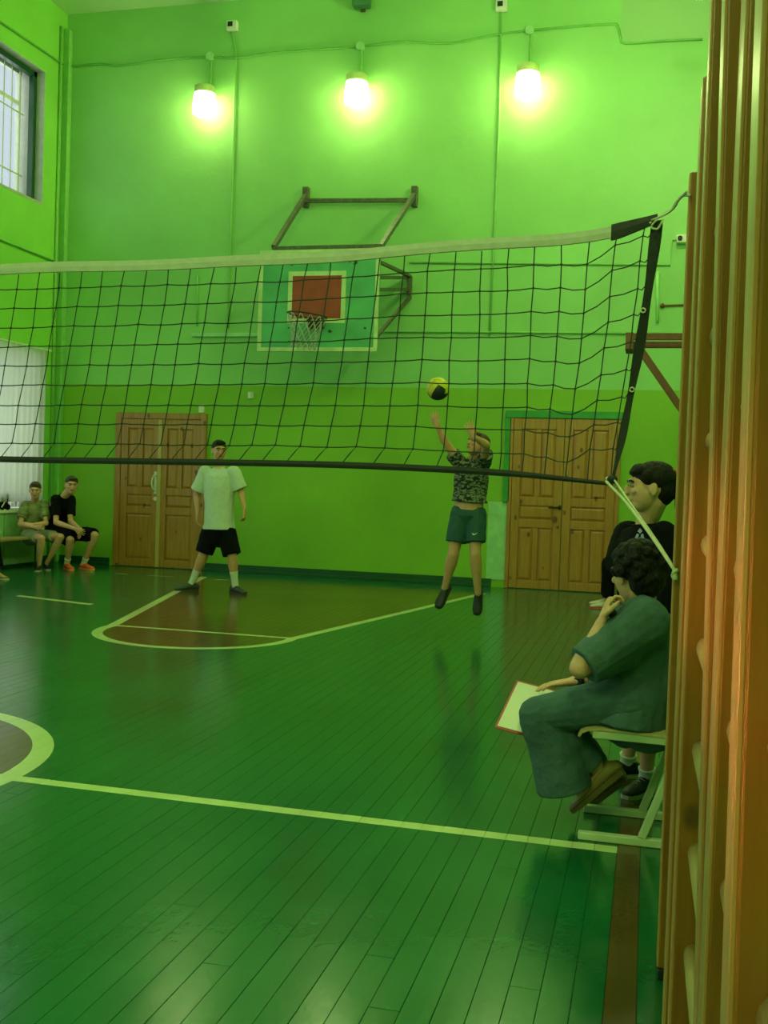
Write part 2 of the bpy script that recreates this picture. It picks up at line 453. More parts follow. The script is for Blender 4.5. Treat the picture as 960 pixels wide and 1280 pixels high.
# ------------------------------------------------------------------ doors
def door(idx, x0, x1, h, two_low, strip):
    d = empty('door_%d' % idx, ((x0+x1)/2, YB, 0)); tag(d, kind='structure')
    t = .085; f = B()
    for q in (((x0-t, YB-.06, 0), (x0, YB, h+t)), ((x1, YB-.06, 0), (x1+t, YB, h+t)), ((x0, YB-.06, h), (x1, YB, h+t))): box(f, *q)
    if not strip:
        f.free(); f = B(); t = .05
        for q in (((x0-t, YB-.05, 0), (x0, YB, h)), ((x1, YB-.05, 0), (x1+t, YB, h))): box(f, *q)
    obj('door_frame', f, M_pine, d, bevel=.006)
    mid = (x0+x1)/2
    for side, (a, b) in enumerate(((x0, mid), (mid, x1))):
        g = .004; a += g; b -= g; w = b-a
        leaf = B(); Y0, Y1 = YB-.045, YB-.005
        st = .105; cs = (a+b)/2
        rows = [(.12, .36*h, two_low), (.41*h, .49*h, False), (.54*h, .935*h, True)]
        # stiles and rails
        box(leaf, (a, Y0, .01), (a+st, Y1, h-g)); box(leaf, (b-st, Y0, .01), (b, Y1, h-g))
        zc = [.01] + [v for r in rows for v in r[:2]] + [h-g]
        for i in range(0, 8, 2): box(leaf, (a+st, Y0, zc[i]), (b-st, Y1, zc[i+1]))
        for z0, z1, two in rows:
            if two: box(leaf, (cs-.035, Y0, z0), (cs+.035, Y1, z1))
        lf = obj('door_leaf', leaf, M_pine, d, bevel=.006)
        for z0, z1, two in rows:
            spans = ((a+st, cs-.035), (cs+.035, b-st)) if two else ((a+st, b-st),)
            for p, q in spans:
                pb = B(); m_ = .035; yb, yf, ye = Y1, Y0+.004, Y0+.022
                o_ = [pb.verts.new(v) for v in ((p,ye,z0),(q,ye,z0),(q,ye,z1),(p,ye,z1))]
                i_ = [pb.verts.new(v) for v in ((p+m_,yf,z0+m_),(q-m_,yf,z0+m_),(q-m_,yf,z1-m_),(p+m_,yf,z1-m_))]
                pb.faces.new(i_)
                for k in range(4): pb.faces.new((o_[k], o_[(k+1)%4], i_[(k+1)%4], i_[k]))
                obj('door_panel', pb, M_pine, lf)
    if strip:
        bm = B(); box(bm, (mid-.028, YB-.062, .01), (mid+.028, YB-.044, h-.01)); obj('cover_strip', bm, M_pine2, d, bevel=.004)
        bm = B(); x = mid-.065
        tube(bm, [(x+.03,YB-.05,1.33),(x,YB-.10,1.31),(x-.018,YB-.11,1.22),(x,YB-.10,1.13),(x+.03,YB-.05,1.11)], .014, 8, 4)
        box(bm, (x-.01, YB-.055, 1.06), (x+.03, YB-.045, 1.38)); obj('door_handle', bm, mat('white_handle',(.66,.68,.60),.3), d, smooth=False)
        bm = B(); tube(bm, [(x+.015,YB-.045,.99),(x+.015,YB-.062,.99)], .03, 14); obj('door_lock', bm, M_white, d)
    else:
        bm = B(); z = 1.085; box(bm, (mid-.045, YB-.055, z-.03), (mid-.012, YB-.045, z+.03)); tube(bm, [(mid-.03,YB-.05,z),(mid-.03,YB-.10,z),(mid-.17,YB-.10,z-.005)], .012, 8, 3)
        obj('door_handle', bm, M_black, d)
        bm = B(); tube(bm, [(mid-.09,YB-.045,.93),(mid-.09,YB-.075,.93)], .035, 14); tube(bm, [(mid-.045,YB-.045,.83),(mid-.045,YB-.06,.83)], .02, 12); obj('door_lock', bm, M_steel, d)
    bm = B(); box(bm, (x0-t, YB-.07, 0), (x1+t, YB-.002, .008)); obj('threshold', bm, M_dgreen, d)
door(1, -7.40, -6.17, 2.13, False, True)
door(2, -1.75, -.42, 2.24, True, False)
bm = B(); box(bm, (-6.22, YB-.02, 2.235), (-6.14, YB, 2.34)); tag(obj('plaster_patch', bm, M_white), 'small white rough patch on the wall above the left double door', 'patch')

# ------------------------------------------------------------------ wall services
def conduit(pts, r, m, label, name='conduit', group=None, sub=1, cat='pipe'):
    bm = B(); tube(bm, pts, r, 6, sub); return tag(obj(name, bm, m, smooth=True), label, cat, group)
w = lambda px, py: P(px, py, YB-.02)
rnd = random.Random(3)
pts = []
for a, b in zip([(80,84),(125,80),(150,82),(200,75),(258,71),(300,72),(340,66),(447,58),(500,52),(560,54),(610,45),(661,38),(760,30)], [(125,80),(150,82),(200,75),(258,71),(300,72),(340,66),(447,58),(500,52),(560,54),(610,45),(661,38),(760,30),(772,32)]):
    pts.append(w(*a))
pts += [w(772,33), w(776,46), w(782,54), w(830,51), w(878,49)]
conduit(pts, .015, mat('cable_green', (.13,.42,.07), .5), 'wavy painted cable sagging along the back wall above the lamps', 'wall_cable', sub=3, cat='cable')
conduit([w(289,40), w(295,66), w(291,200), w(287,330), w(285,410)], .013, M_pipe, 'upright conduit on the back wall right of the leftmost lamp')
conduit([w(626,14), w(624,150), w(617,310), w(612,420)], .013, M_pipe, 'upright conduit on the back wall left of the rightmost lamp')
conduit([w(78,328), w(320,329)], .012, M_pipe, 'level conduit across the back wall left of the backboard')
conduit([w(512,328), w(838,331), w(840,300), w(858,298)], .013, M_pipe, 'level conduit across the back wall right of the backboard, stepping up at the end')
conduit([w(440,414), w(846,417)], .014, M_pipe, 'thin low conduit across the back wall behind the net')
conduit([w(822,340), w(822,402)], .022, mat('pale_conduit', (.34,.74,.24), .5), 'short pale upright conduit beside the brown wall bracket')
bm = B(); tube(bm, [w(828,382), w(858,381)], .012, 6); ball(bm, w(828,382), .03, 8, 6)
tag(obj('cable_end', bm, M_steel), 'thin brown cable end on the wall above the brown bracket', 'cable')
bm = B(); a = w(241,407); b = w(340,413); box(bm, (a.x, YB-.05, 3.30), (b.x, YB-.001, 3.355))
tag(obj('wall_rail', bm, M_pale, bevel=.006), 'pale horizontal rail on the back wall left of the backboard', 'rail')
conduit([w(247,345), w(246,408)], .012, M_pipe, 'faint short pipe rising from the left end of the pale rail')
wL = lambda px, py: PX(px, py, XL+.02)
conduit([wL(-30,8), wL(0,27), wL(30,47), wL(55,64), wL(78,80)], .016, MATS['cable_green'] if 'cable_green' in MATS else M_pipe, 'cable running along the left wall above the upper window', 'wall_cable', sub=3, cat='cable')
conduit([wL(-30,285), wL(0,299), wL(35,313), wL(72,328)], .016, M_pipe, 'level conduit on the left wall below the upper window')
conduit([(XL+.02, YB-.19, HC-.25), (XL+.02, YB-.19, .1)], .02, M_pipe, 'upright conduit on the left wall beside the corner boxing')
for (px, py, lab) in ((256,71,'round junction box above the leftmost wall lamp'), (446,58,'round junction box above the middle wall lamp'), (660,38,'round junction box above the rightmost wall lamp')):
    bm = B(); c = w(px, py); c.x = P(px, py, YB-.2).x; tube(bm, [V((c.x, YB, c.z)), V((c.x, YB-.05, c.z))], .06, 16); tag(obj('junction_box', bm, M_pale, bevel=.006), lab, 'junction box', 'junction boxes of the back wall')
for (px, py, lab) in ((290,32,'small white sensor high on the back wall above the left upright conduit'), (627,7,'small white sensor high on the back wall above the right upright conduit')):
    c = P(px, py, YB-.06); e = empty('sensor', (c.x, YB, c.z)); tag(e, lab, 'sensor', 'sensors high on the wall')
    bm = B(); box(bm, (c.x-.075, YB-.09, c.z-.065), (c.x+.075, YB, c.z+.065)); obj('housing', bm, M_white, e, bevel=.01)
    bm = B(); box(bm, (c.x-.05, YB-.097, c.z-.02), (c.x+.02, YB-.088, c.z+.045)); obj('sensor_window', bm, M_black, e)
c = P(452, 2, YB-.1); e = empty('floodlight', (c.x, YB, c.z)); tag(e, 'dark green boxy fitting under the ceiling above the middle lamp', 'fitting')
bm = B(); box(bm, (c.x-.12, YB-.17, c.z-.07), (c.x+.12, YB-.02, c.z+.10)); obj('housing', bm, mat('fitting_paint', (.06,.20,.09), .5), e, bevel=.02)
bm = B(); box(bm, (c.x-.03, YB-.03, c.z-.1), (c.x+.03, YB, c.z+.14)); obj('mount', bm, M_metal, e)
c = P(313,494,YB-.03); e = empty('wall_switch', (c.x, YB, c.z)); tag(e, 'tiny white wall switch right of the left double door', 'switch')
bm = B(); box(bm, (c.x-.04, YB-.03, c.z-.045), (c.x+.04, YB, c.z+.045)); obj('plate', bm, M_white, e, bevel=.006)
bm = B(); box(bm, (c.x-.015, YB-.045, c.z-.03), (c.x+.015, YB-.028, c.z+.03)); obj('toggle', bm, M_white, e)
c = P(851,299,YB-.05); e = empty('wall_camera', (c.x, YB, c.z)); tag(e, 'small white camera on the back wall beside the wall bars', 'camera')
bm = B(); box(bm, (c.x-.05, YB-.10, c.z-.05), (c.x+.07, YB, c.z+.05)); obj('housing', bm, M_white, e, bevel=.008)
bm = B(); tube(bm, [V((c.x-.01,YB-.10,c.z)), V((c.x-.01,YB-.125,c.z))], .03, 14); obj('lens', bm, M_black, e)

# ------------------------------------------------------------------ jar lamps
M_jar = emit_mat('lamp_glass', (.92, 1, .42), 20)
def lathe(bm, prof, c, n=28, axis=V((0,0,1))):
    rings = []
    for r, z in prof: rings.append([bm.verts.new(c + V((r*math.cos(2*math.pi*j/n), r*math.sin(2*math.pi*j/n), z))) for j in range(n)])
    for i in range(len(rings)-1):
        for j in range(n): bm.faces.new((rings[i][j], rings[i][(j+1)%n], rings[i+1][(j+1)%n], rings[i+1][j]))
    if prof[0][0] > 1e-4: bm.faces.new(rings[0][::-1])
    if prof[-1][0] > 1e-4: bm.faces.new(rings[-1])
    return bm
def jar_lamp(c, wall_dir, top_wire, label, power):
    e = empty('wall_lamp', c); tag(e, label, 'lamp', 'jar lamps on the wall')
    bm = B(); lathe(bm, [(.02,-.265),(.12,-.26),(.155,-.24),(.163,-.20),(.160,-.1),(.146,.035)], c); obj('glass_jar', bm, M_jar, e, smooth=True)
    bm = B(); lathe(bm, [(.148,.036),(.146,.06),(.144,.13),(.12,.145),(.03,.15)], c); obj('cap', bm, M_glass, e, smooth=True)
    wd = V(wall_dir)
    bm = B(); q = c + V((0,0,.10)); tube(bm, [q + wd*.12, q + wd*.195], .035, 10); box(bm, q+wd*.305+V((-.06,-.06,-.06)), q+wd*.305+V((.06,.06,.06))) if False else None
    obj('bracket', bm, M_pipe, e)
    bm = B(); tube(bm, [q + wd*.18 + V((0,0,0)), V((q.x, q.y, 0)) + wd*.18 + V((0,0,top_wire))], .014, 6); obj('feed_wire', bm, M_pipe, e)
    l = bpy.data.lights.new('lamp_light', 'POINT'); l.energy = power; l.color = LAMP; l.shadow_soft_size = .12
    lo = bpy.data.objects.new('lamp_light', l); C.objects.link(lo); lo.location = c + V((0,0,-.12)) - wd*.0; lo.parent = e; lo.location = (0,0,-.12)
    for ch in e.children:
        if ch.name.startswith('glass_jar'): ch.visible_shadow = False
    return e
for (px, py, zt, lab) in ((256,121,P(258,71,YB).z,'leftmost of the three glowing glass jar lamps on the back wall'), (446,107,P(447,58,YB).z,'middle one of the three glowing glass jar lamps on the back wall'), (660,96,P(661,38,YB).z,'rightmost of the three glowing glass jar lamps on the back wall')):
    c = P(px, py, YB-.20); jar_lamp(c, (0,1,0), zt, lab, 1)
for i, y in enumerate((10.9, 6.2, 1.4, -2.4)):
    c = V((XR-.20, y, 6.50)); 
    e = jar_lamp(c, (1,0,0), 6.9, ('glowing jar lamp high on the right wall, just showing past the wall bars' if i == 0 else ('jar lamp on the right wall above the net', 'jar lamp on the right wall above the camera', 'jar lamp at the near end of the right wall')[i-1]), 118)
    e['group'] = 'jar lamps on the right wall'
for x, lab in ((-6.2, 'far left'), (-3.9, 'middle'), (-1.6, 'right')):  # unseen lamps, added as fill for the near faces of the wall bars
    e = jar_lamp(V((x, YF+.2, 6.45)), (0,-1,0), 6.9, lab+' added fill jar lamp on the wall behind the camera', 90); e['group'] = 'added fill lamps behind the camera'

# ------------------------------------------------------------------ basketball hoop
YBD = 12.42
hoop = empty('basketball_hoop', (-4.06, YBD, 2.9)); tag(hoop, 'basketball hoop with weathered green backboard and red target square on steel wall frame', 'basketball hoop')
bx0, bx1, bz0, bz1 = -4.82, -3.27, 2.92, 4.17
M_bd = mat('backboard_green', (.09,.40,.16), .5, .18, 3); M_bl = mat('backboard_line', (.52,.66,.30), .5); M_red = mat('target_red', (.33,.045,.018), .5, .15)
bm = B(); box(bm, (bx0, YBD, bz0), (bx1, YBD+.035, bz1)); obj('backboard', bm, M_bd, hoop, bevel=.004)
bm = B(); t = .05; y0, y1 = YBD-.006, YBD+.01
for q in (((bx0,y0,bz0),(bx1,y1,bz0+t)), ((bx0,y0,bz1-t),(bx1,y1,bz1)), ((bx0,y0,bz0+t),(bx0+t,y1,bz1-t)), ((bx1-t,y0,bz0+t),(bx1,y1,bz1-t))): box(bm, *q)
obj('border_band', bm, M_bl, hoop)
tx0, tx1 = P(361,340,YBD).x, P(433,340,YBD).x; tz1, tz0 = P(398,339,YBD).z, P(398,404,YBD).z
bm = B(); t = .055
for q in (((tx0,y0,tz0),(tx1,y1,tz0+t)), ((tx0,y0,tz1-t),(tx1,y1,tz1)), ((tx0,y0,tz0+t),(tx0+t,y1,tz1-t)), ((tx1-t,y0,tz0+t),(tx1,y1,tz1-t))): box(bm, *q)
obj('target_band', bm, M_bl, hoop)
bm = B(); box(bm, (tx0+t, y0+.002, tz0+t), (tx1-t, y1, tz1-t)); obj('target_square', bm, M_red, hoop)
bm = B()
for i in range(9):
    bm = B(); s_ = random.Random(i); xx, zz, r = s_.uniform(bx0+.1, bx1-.1), s_.choice((s_.uniform(bz0+.1, tz0-.05), s_.uniform(tz1+.03, bz1-.08))), s_.uniform(.012,.03)
    vs = [bm.verts.new((xx+r*s_.uniform(.6,1.5)*math.cos(k*math.pi/4), YBD-.0015, zz+r*s_.uniform(.5,1)*math.sin(k*math.pi/4))) for k in range(8)]; bm.faces.new(vs); obj('paint_chip', bm, M_dgreen, hoop)
rc_ = V(((tx0+tx1)/2-.03, YBD-.36, 3.335)); rr_ = .225
rc_ = P(384, 394, YBD-.36); rr_ = .235
tilt = Matrix.Rotation(math.radians(6), 3, 'Y')
def rimp(a, r=rr_, z=0): return rc_ + tilt @ V((r*math.cos(a), r*math.sin(a), z))
bm = B(); k = 32; ring = [rimp(2*math.pi*i/k) for i in range(k+1)]
tube(bm, ring, .011, 8); tube(bm, [rc_+V((-.07,.2,-.02)), V((rc_.x-.07,YBD,rc_.z-.05))], .012, 6); tube(bm, [rc_+V((.07,.2,-.02)), V((rc_.x+.07,YBD,rc_.z-.05))], .012, 6)
box(bm, (rc_.x-.1, YBD-.02, rc_.z-.11), (rc_.x+.1, YBD, rc_.z+.02)); obj('rim', bm, mat('rim_metal', (.06,.03,.015), .5, metal=.3), hoop)
bm = B(); lev = [(1,0), (.86,-.10), (.76,-.19), (.66,-.27), (.62,-.34), (.64,-.40)]; nn = 12
def npn(i, l): return rimp(2*math.pi*(i + .5*(l%2))/nn, rr_*lev[l][0], lev[l][1])
for l in range(len(lev)-1):
    for i in range(nn):
        for j in ((i, i+1) if l % 2 else (i, i-1)):
            tube(bm, [npn(i, l), npn(j if l % 2 else j, l+1)], .0055, 4)
obj('hoop_net', bm, mat('hoop_net_cord', (.42,.44,.36), .8), hoop)
M_bracket = M_metal
def beam(bm, a, b, w_=.05, h_=.05):
    a, b = V(a), V(b); t = b-a; x, y = frame_of(t, V((1,0,.001)) if abs(t.normalized().x) < .9 else V((0,0,1)))
    vs = [[bm.verts.new(p + x*sx*w_/2 + y*sy*h_/2) for sx, sy in ((-1,-1),(1,-1),(1,1),(-1,1))] for p in (a, b)]
    for j in range(4): bm.faces.new((vs[0][j], vs[0][(j+1)%4], vs[1][(j+1)%4], vs[1][j]))
    bm.faces.new(vs[0][::-1]); bm.faces.new(vs[1])
uL, uR = P(382,244,YB-.06), P(518,243,YB-.06)        # upper wall plates
lL, lR = P(342,309,YBD+.05), P(476,308,YBD+.05)
for a, b in ((uL, lL), (uR, lR)):
    bm = B(); beam(bm, a, b, .055, .055); obj('stay_bar', bm, M_metal, hoop)
bm = B(); beam(bm, uL+V((0,-.05,-.09)), uR+V((0,-.05,-.09)), .05, .05); obj('cross_bar', bm, M_metal, hoop)
bm = B(); beam(bm, (lL.x, YBD+.05, 4.20), (lR.x+.03, YBD+.05, 4.20), .05, .05); obj('cross_bar', bm, M_metal, hoop)
for p in (uL, uR):
    bm = B(); box(bm, (p.x-.04, YB-.09, p.z-.16), (p.x+.04, YB-.002, p.z+.11)); obj('wall_plate', bm, M_metal, hoop, bevel=.006)
sR = P(511,365,YB-.06); sR.y = YB-.05
for (px, py) in ((509,347),(509,362)):
    q = P(px, py, YB-.05)
    for xx in ((q.x), ):
        bm = B(); beam(bm, q, P(468, py, YBD+.06), .05, .045); obj('side_arm', bm, M_metal, hoop)
q1, q2 = P(512,345,YB-.05), P(512,372,YB-.05)
bm = B(); box(bm, (q1.x-.03, YB-.07, q2.z), (q1.x+.03, YB-.002, q1.z)); obj('wall_plate', bm, M_metal, hoop)
bm = B(); beam(bm, q2, V((bx1-.08, YBD+.05, bz0+.12)), .04, .04); obj('side_arm', bm, M_metal, hoop)
bm = B(); beam(bm, q1, V((bx1-.10, YBD+.05, bz1-.12)), .04, .04); obj('side_arm', bm, M_metal, hoop)
sx = q1.x - 1.35
bm = B(); box(bm, (sx-.03, YB-.07, q2.z), (sx+.03, YB-.002, q1.z)); obj('wall_plate', bm, M_metal, hoop)
for z0, z1 in ((q2.z, bz0+.12), (q1.z, bz1-.12)):
    bm = B(); beam(bm, V((sx, YB-.05, z0)), V((bx0+.1, YBD+.05, z1)), .04, .04); obj('side_arm', bm, M_metal, hoop)
bm = B(); box(bm, (bx0+.08, YBD+.035, bz0+.1), (bx0+.13, YBD+.075, bz1-.0)); obj('back_batten', bm, M_metal, hoop); bm = B(); box(bm, (bx1-.13, YBD+.035, bz0+.1), (bx1-.08, YBD+.075, bz1)); obj('back_batten', bm, M_metal, hoop)

# brown bracket on the right wall
YR = 8.6
e = empty('wall_bracket', (XR, YR, 2.5)); tag(e, 'brown steel wall bracket with slanting brace behind the net end', 'bracket')
a0 = P(787,421,YR)
for i, (px, py) in enumerate(((787,421),(790,431))):
    p = P(px, py, YR+.0+.25*i); bm = B(); beam(bm, p, V((XR, p.y, p.z)), .05, .045); obj('arm', bm, M_steel, e)
bm = B(); box(bm, (a0.x-.03, YR-.03, a0.z-.10), (a0.x+.03, YR+.28, a0.z+.03)); obj('end_plate', bm, M_steel, e)
p = P(797,432,YR); q = P(846,503,YR); bm = B(); beam(bm, p, V((XR, YR, q.z + (q.z-p.z)/(q.x-p.x)*(XR-q.x))), .055, .055); obj('brace', bm, M_steel, e)
bm = B(); box(bm, (XR-.03, YR-.05, q.z-.55), (XR, YR+.3, a0.z+.1)); obj('wall_plate', bm, M_steel, e)

# ------------------------------------------------------------------ volleyball net
YN = 3.95
netE = empty('volleyball_net', (-2.5, YN, 1.35)); tag(netE, 'black volleyball net with white top tape strung across the court', 'net')
def curve_fn(ctrl, lefts):
    pts = [P(px, py, YN) for px, py in ctrl]; pts = lefts + [(p.x, p.z) for p in pts]
    pts = [V((a[0], a[1])) for a in pts]
    def f(x):
        if x <= pts[0].x: return pts[0].y
        for a, b, i in zip(pts, pts[1:], range(99)):
            if x <= b.x:
                t = (x-a.x)/(b.x-a.x); p0 = pts[max(i-1,0)]; p3 = pts[min(i+2, len(pts)-1)]
                m0 = (b.y-p0.y)/max(b.x-p0.x,1e-6); m1 = (p3.y-a.y)/max(p3.x-a.x,1e-6); h = b.x-a.x
                return (2*t**3-3*t*t+1)*a.y + (t**3-2*t*t+t)*h*m0 + (-2*t**3+3*t*t)*b.y + (t**3-t*t)*h*m1
        return pts[-1].y
    return f
topf = curve_fn([(0,337),(150,332),(300,327),(400,322),(500,313),(620,305),(700,299),(762,290),(800,279),(824,271)], [(-8.35,2.31),(-6.5,2.20),(-4.5,2.155)])
botf = curve_fn([(0,574),(200,577),(400,580.5),(520,585),(640,592),(700,598),(764,605)], [(-8.35,1.33),(-6.5,1.36),(-4.5,1.372)])
XE = P(822,272,YN).x; XB = P(766,603,YN).x
def strip(bm, xs, zf, hw, th=.006):
    prev = None
    for x in xs:
        zc, h = zf(x), hw(x); cur = [bm.verts.new(v) for v in ((x,YN-th,zc-h),(x,YN-th-.002,zc),(x,YN-th,zc+h),(x,YN+th,zc+h),(x,YN+th,zc-h))]
        if prev:
            for j in range(5): bm.faces.new((prev[j], prev[(j+1)%5], cur[(j+1)%5], cur[j]))
        else: bm.faces.new(cur[::-1])
        prev = cur
    bm.faces.new(prev)
XS = P(764,290,YN).x
xs = [-8.35 + (XS+8.35)*i/110 for i in range(111)]
bm = B(); strip(bm, xs, lambda x: topf(x)+.0+.003*math.sin(x*7), lambda x: .021); obj('top_tape', bm, M_tape, netE)
xs = [XS + (XE-XS)*i/14 for i in range(15)]
bm = B(); strip(bm, xs, lambda x: topf(x)-.004, lambda x: .028-.016*max(0,(x-XS)/(XE-XS)-.2), .008); obj('tape_end_sleeve', bm, M_black, netE)
xs = [-8.35 + (XB+8.35)*i/110 for i in range(111)]
bm = B(); strip(bm, xs, botf, lambda x: .013 - .006*max(0, (x+.6)/(XB+.6)), .005); obj('bottom_tape', bm, M_black, netE)
# side band
bm = B(); prev = None
sb = smooth_path([P(822,276,YN), P(813,345,YN), P(800,430,YN), P(787,500,YN), P(775,560,YN), P(765,602,YN)], 5)
for i, p in enumerate(sb):
    t = i/(len(sb)-1); hw = .019*(1-t**2*.62)+.003*math.sin(t*19); a = .25*math.sin(t*5)
    d = V((math.cos(a), math.sin(a), .12)).normalized()
    cur = [bm.verts.new(p + d*s1*hw + V((0,s2*.005,0))) for s1, s2 in ((-1,-1),(1,-1),(1,1),(-1,1))]
    if prev:
        for j in range(4): bm.faces.new((prev[j], prev[(j+1)%4], cur[(j+1)%4], cur[j]))
    else: bm.faces.new(cur[::-1])
    prev = cur
bm.faces.new(prev); obj('side_band', bm, M_black, netE)
for px, py in ((804,388),(790,487)):
    bm = B(); c = P(px, py, YN-.012); tube(bm, [c+V((.008*math.cos(a), 0, .008*math.sin(a))) for a in [k*math.pi/4 for k in range(9)]], .003, 6); obj('eyelet', bm, M_rope, netE)
# mesh cords
rnd = random.Random(11)
ncol = int((XE - .03 + 8.3)/.0985); rows = [0, .085, .188, .292, .397, .503, .61, .718, .82, .925]
cols = [XE - .045 - .0985*i for i in range(ncol)][::-1]
def sx_at(z):
    for p, q_ in zip(sb, sb[1:]):
        if q_.z <= z <= p.z: return p.x + (q_.x-p.x)*(p.z-z)/(p.z-q_.z)
    return sb[0].x if z > sb[0].z else sb[-1].x
zT, zB = sb[0].z, sb[-1].z
def sideX(t): return sx_at(zT + (zB-zT)*t)
nodes = []
for i, x in enumerate(cols):
    k = ncol-1-i                                    # 0 at the right band
    col = []
    sag = (.050, .040, -.012, .0, .004)[k] if k < 5 else 0
    fade = min(1, max(0, (k-6)/6))
    jit = rnd.uniform(-.004, .004)
    for j, t in enumerate(rows):
        sx_ = -.100*t*fade - .05*fade*max(0, t-.6)
        right = 0 if k > 4 else (sideX(t)-.03*(1-t)-.012-XE+.045)*(1-k/5)
        xx = x + sx_ + right + (jit if j else 0) + rnd.uniform(-.003,.003)
        zt, zb = topf(min(x, XE))-.02, botf(min(xx, XB))+.012
        z = zt + (zb-zt)*t + (sag if j else 0) + rnd.uniform(-.003,.003)
        y = YN + .012*math.sin(x*1.7+t*3)*t*(1-t)*4
        if k < 4: z = max(z, zb + .01)
        col.append(V((xx, y if j else YN, z)))
    nodes.append(col)
bm = B(); CR = .0022
def cord(pts, sag=0):
    tube(bm, pts, CR, 4)
for i, col in enumerate(nodes):
    k = ncol-1-i
    fade = min(1, max(0, (k-5)/5)); xb = col[-1].x - .05*fade - .004
    end = V((xb, YN, botf(min(xb, XB))+.008))
    cord(col + [V((col[-1].x*.6+xb*.4-.0, YN, col[-1].z*.62+end.z*.38)), end])
for j in range(1, len(rows)):
    for i in range(len(nodes)-1):
        a, b = nodes[i][j], nodes[i+1][j]
        k = ncol-2-i; s_ = .006 if k < 4 else .0015
        cord([a, (a+b)/2 - V((0,0,s_)), b])
    a = nodes[-1][j]; t = rows[j]; b = V((sx_at(a.z+.012)-.010, YN, a.z + .012)); cord([a, (a+b)/2-V((0,0,.012)), b])
    for i in range(len(nodes)): 
        if nodes[i][j].x > -3.4: box(bm, nodes[i][j]-V((.0035,.003,.0035)), nodes[i][j]+V((.0035,.003,.0035)))
o = obj('netting', bm, M_cord, netE); o['kind'] = 'stuff'
# tie ropes
XP, YP = .078, 2.95
def rope(pts, r=.005, name='tie_rope', sub=4):
    bm = B(); tube(bm, pts, r, 6, sub); return obj(name, bm, M_rope, netE, smooth=True)
pt = P(857,242,YP-.0)
rope([P(812,279,YN-.01), P(826,270,YN-.02), P(838,263,3.6), P(846,252,3.3), P(858,240,2.94)], .004)
rope([P(815,275,YN-.02), P(832,268,3.75), P(843,259,3.4), P(851,246,3.15), P(862,244,2.93)], .004)
rope([P(822,274,YN-.015), P(814,283,YN-.02), P(822,286,YN-.02), P(829,274,YN-.01)], .004)
kp = P(764,602,YN-.01)
bm = B()
for k in range(7): 
    q = random.Random(k); ball(bm, kp+V((q.uniform(-.02,.02), q.uniform(-.012,.012), q.uniform(-.018,.02))), q.uniform(.006,.011), 8, 6)
obj('knot', bm, M_rope, netE)
bm = B(); ball(bm, kp+V((.004,-.008,.008)), (.02,.014,.016), 10, 8); obj('knot', bm, M_black, netE)
rope([kp+V((-.018,-.01,.0)), P(780,625,3.74), P(810,664,3.3), P(843,712,2.935)], .0052)
rope([kp+V((.01,-.01,.008)), P(790,632,3.68), P(818,672,3.25), P(845,714,2.93)], .004)
rope([P(843,712,2.93), P(845,725,2.925), P(841,718,2.93), P(847,712,2.92)], .006)

# ------------------------------------------------------------------ wall bars
def bars(label, uprights, rungs, zr):
    """uprights: (x front, y near, y far, z0, z1); rungs: (y0, y1, x)"""
    x, yn = uprights[0][:2]
    e = empty('wall_bars', (x, yn, 0)); tag(e, label, 'wall bars', 'wooden wall bars along the right wall')
    for u_ in uprights:
        xf, y0, y1, z0, z1 = u_[:5]; lean = u_[5] if len(u_) > 5 else 0       # lean: how far the top stands back from the foot
        sh = lambda z: xf + lean*(z-z0)/(z1-z0)
        def prism(dx0, dx1, i):
            bm = B(); vs = [[bm.verts.new((sh(z)+x, y, z)) for x, y in ((dx0,y0+i),(dx1,y0+i),(dx1,y1-i),(dx0,y1-i))] for z in (z0+i, z1-i)]
            for j in range(4): bm.faces.new((vs[0][j], vs[0][(j+1)%4], vs[1][(j+1)%4], vs[1][j]))
            bm.faces.new(vs[0][::-1]); bm.faces.new(vs[1]); return bm
        u = obj('upright', prism(.004, .165, 0), M_bar, e, bevel=.003)
        obj('worn_edge', prism(0, .0045, .002), M_barf, u, bevel=.001)
        for z in (z0+.25, (z0+z1)/2, z1-.2):
            bm = B(); box(bm, (xf+.12, (y0+y1)/2-.015, z-.03), (XR-.002, (y0+y1)/2+.015, z+.03)); obj('wall_mount', bm, M_metal, e)
    for (y0, y1, xr0, xr1) in rungs:
        for z in zr:
            bm = B(); loft(bm, [(V((xr0+(xr1-xr0)*t, y0+(y1-y0)*t, z)), .022, .0165, V((0,0,1))) for t in (0,.25,.5,.75,1)], 12, 'flat', 'flat'); obj('rung', bm, M_rung, e, smooth=True)
bars('nearest wall bars section, its dark wide upright filling the right edge', [(.0785, .80, .865, 0, 3.1, -.026), (.085, -.05, .01, 0, 3.1)], [(.01, .80, .108, .1065)], [.149+.2*i for i in range(14)])
bars('second wall bars section, between the near dark upright and the olive one', [(.0905, 1.36, 1.45, 0, 3.1)], [(.865, 1.36, .123, .121)], [.038+.2*i for i in range(15)])
bars('third wall bars section, with a knotty olive brown upright', [(.101, 1.52, 1.60, 0, 3.1, -.042), (.079, 2.12, 2.20, 0, 3.1)], [(1.60, 2.12, .120, .117)], [.03+.2*i for i in range(15)])
bars('farthest low wall bars section, its post tied to the net ropes', [(.072, 2.95, 3.03, .03, 2.19), (.074, 2.28, 2.40, .03, 2.19)], [(2.40, 2.95, .114, .112)], [.21+.2*i for i in range(10)])
bm = B(); box(bm, (.075, 2.94, 0), (.16, 3.04, .03)); tag(obj('post_foot', bm, M_black, bevel=.004), 'dark block under the foot of the far wall bars post', 'block')

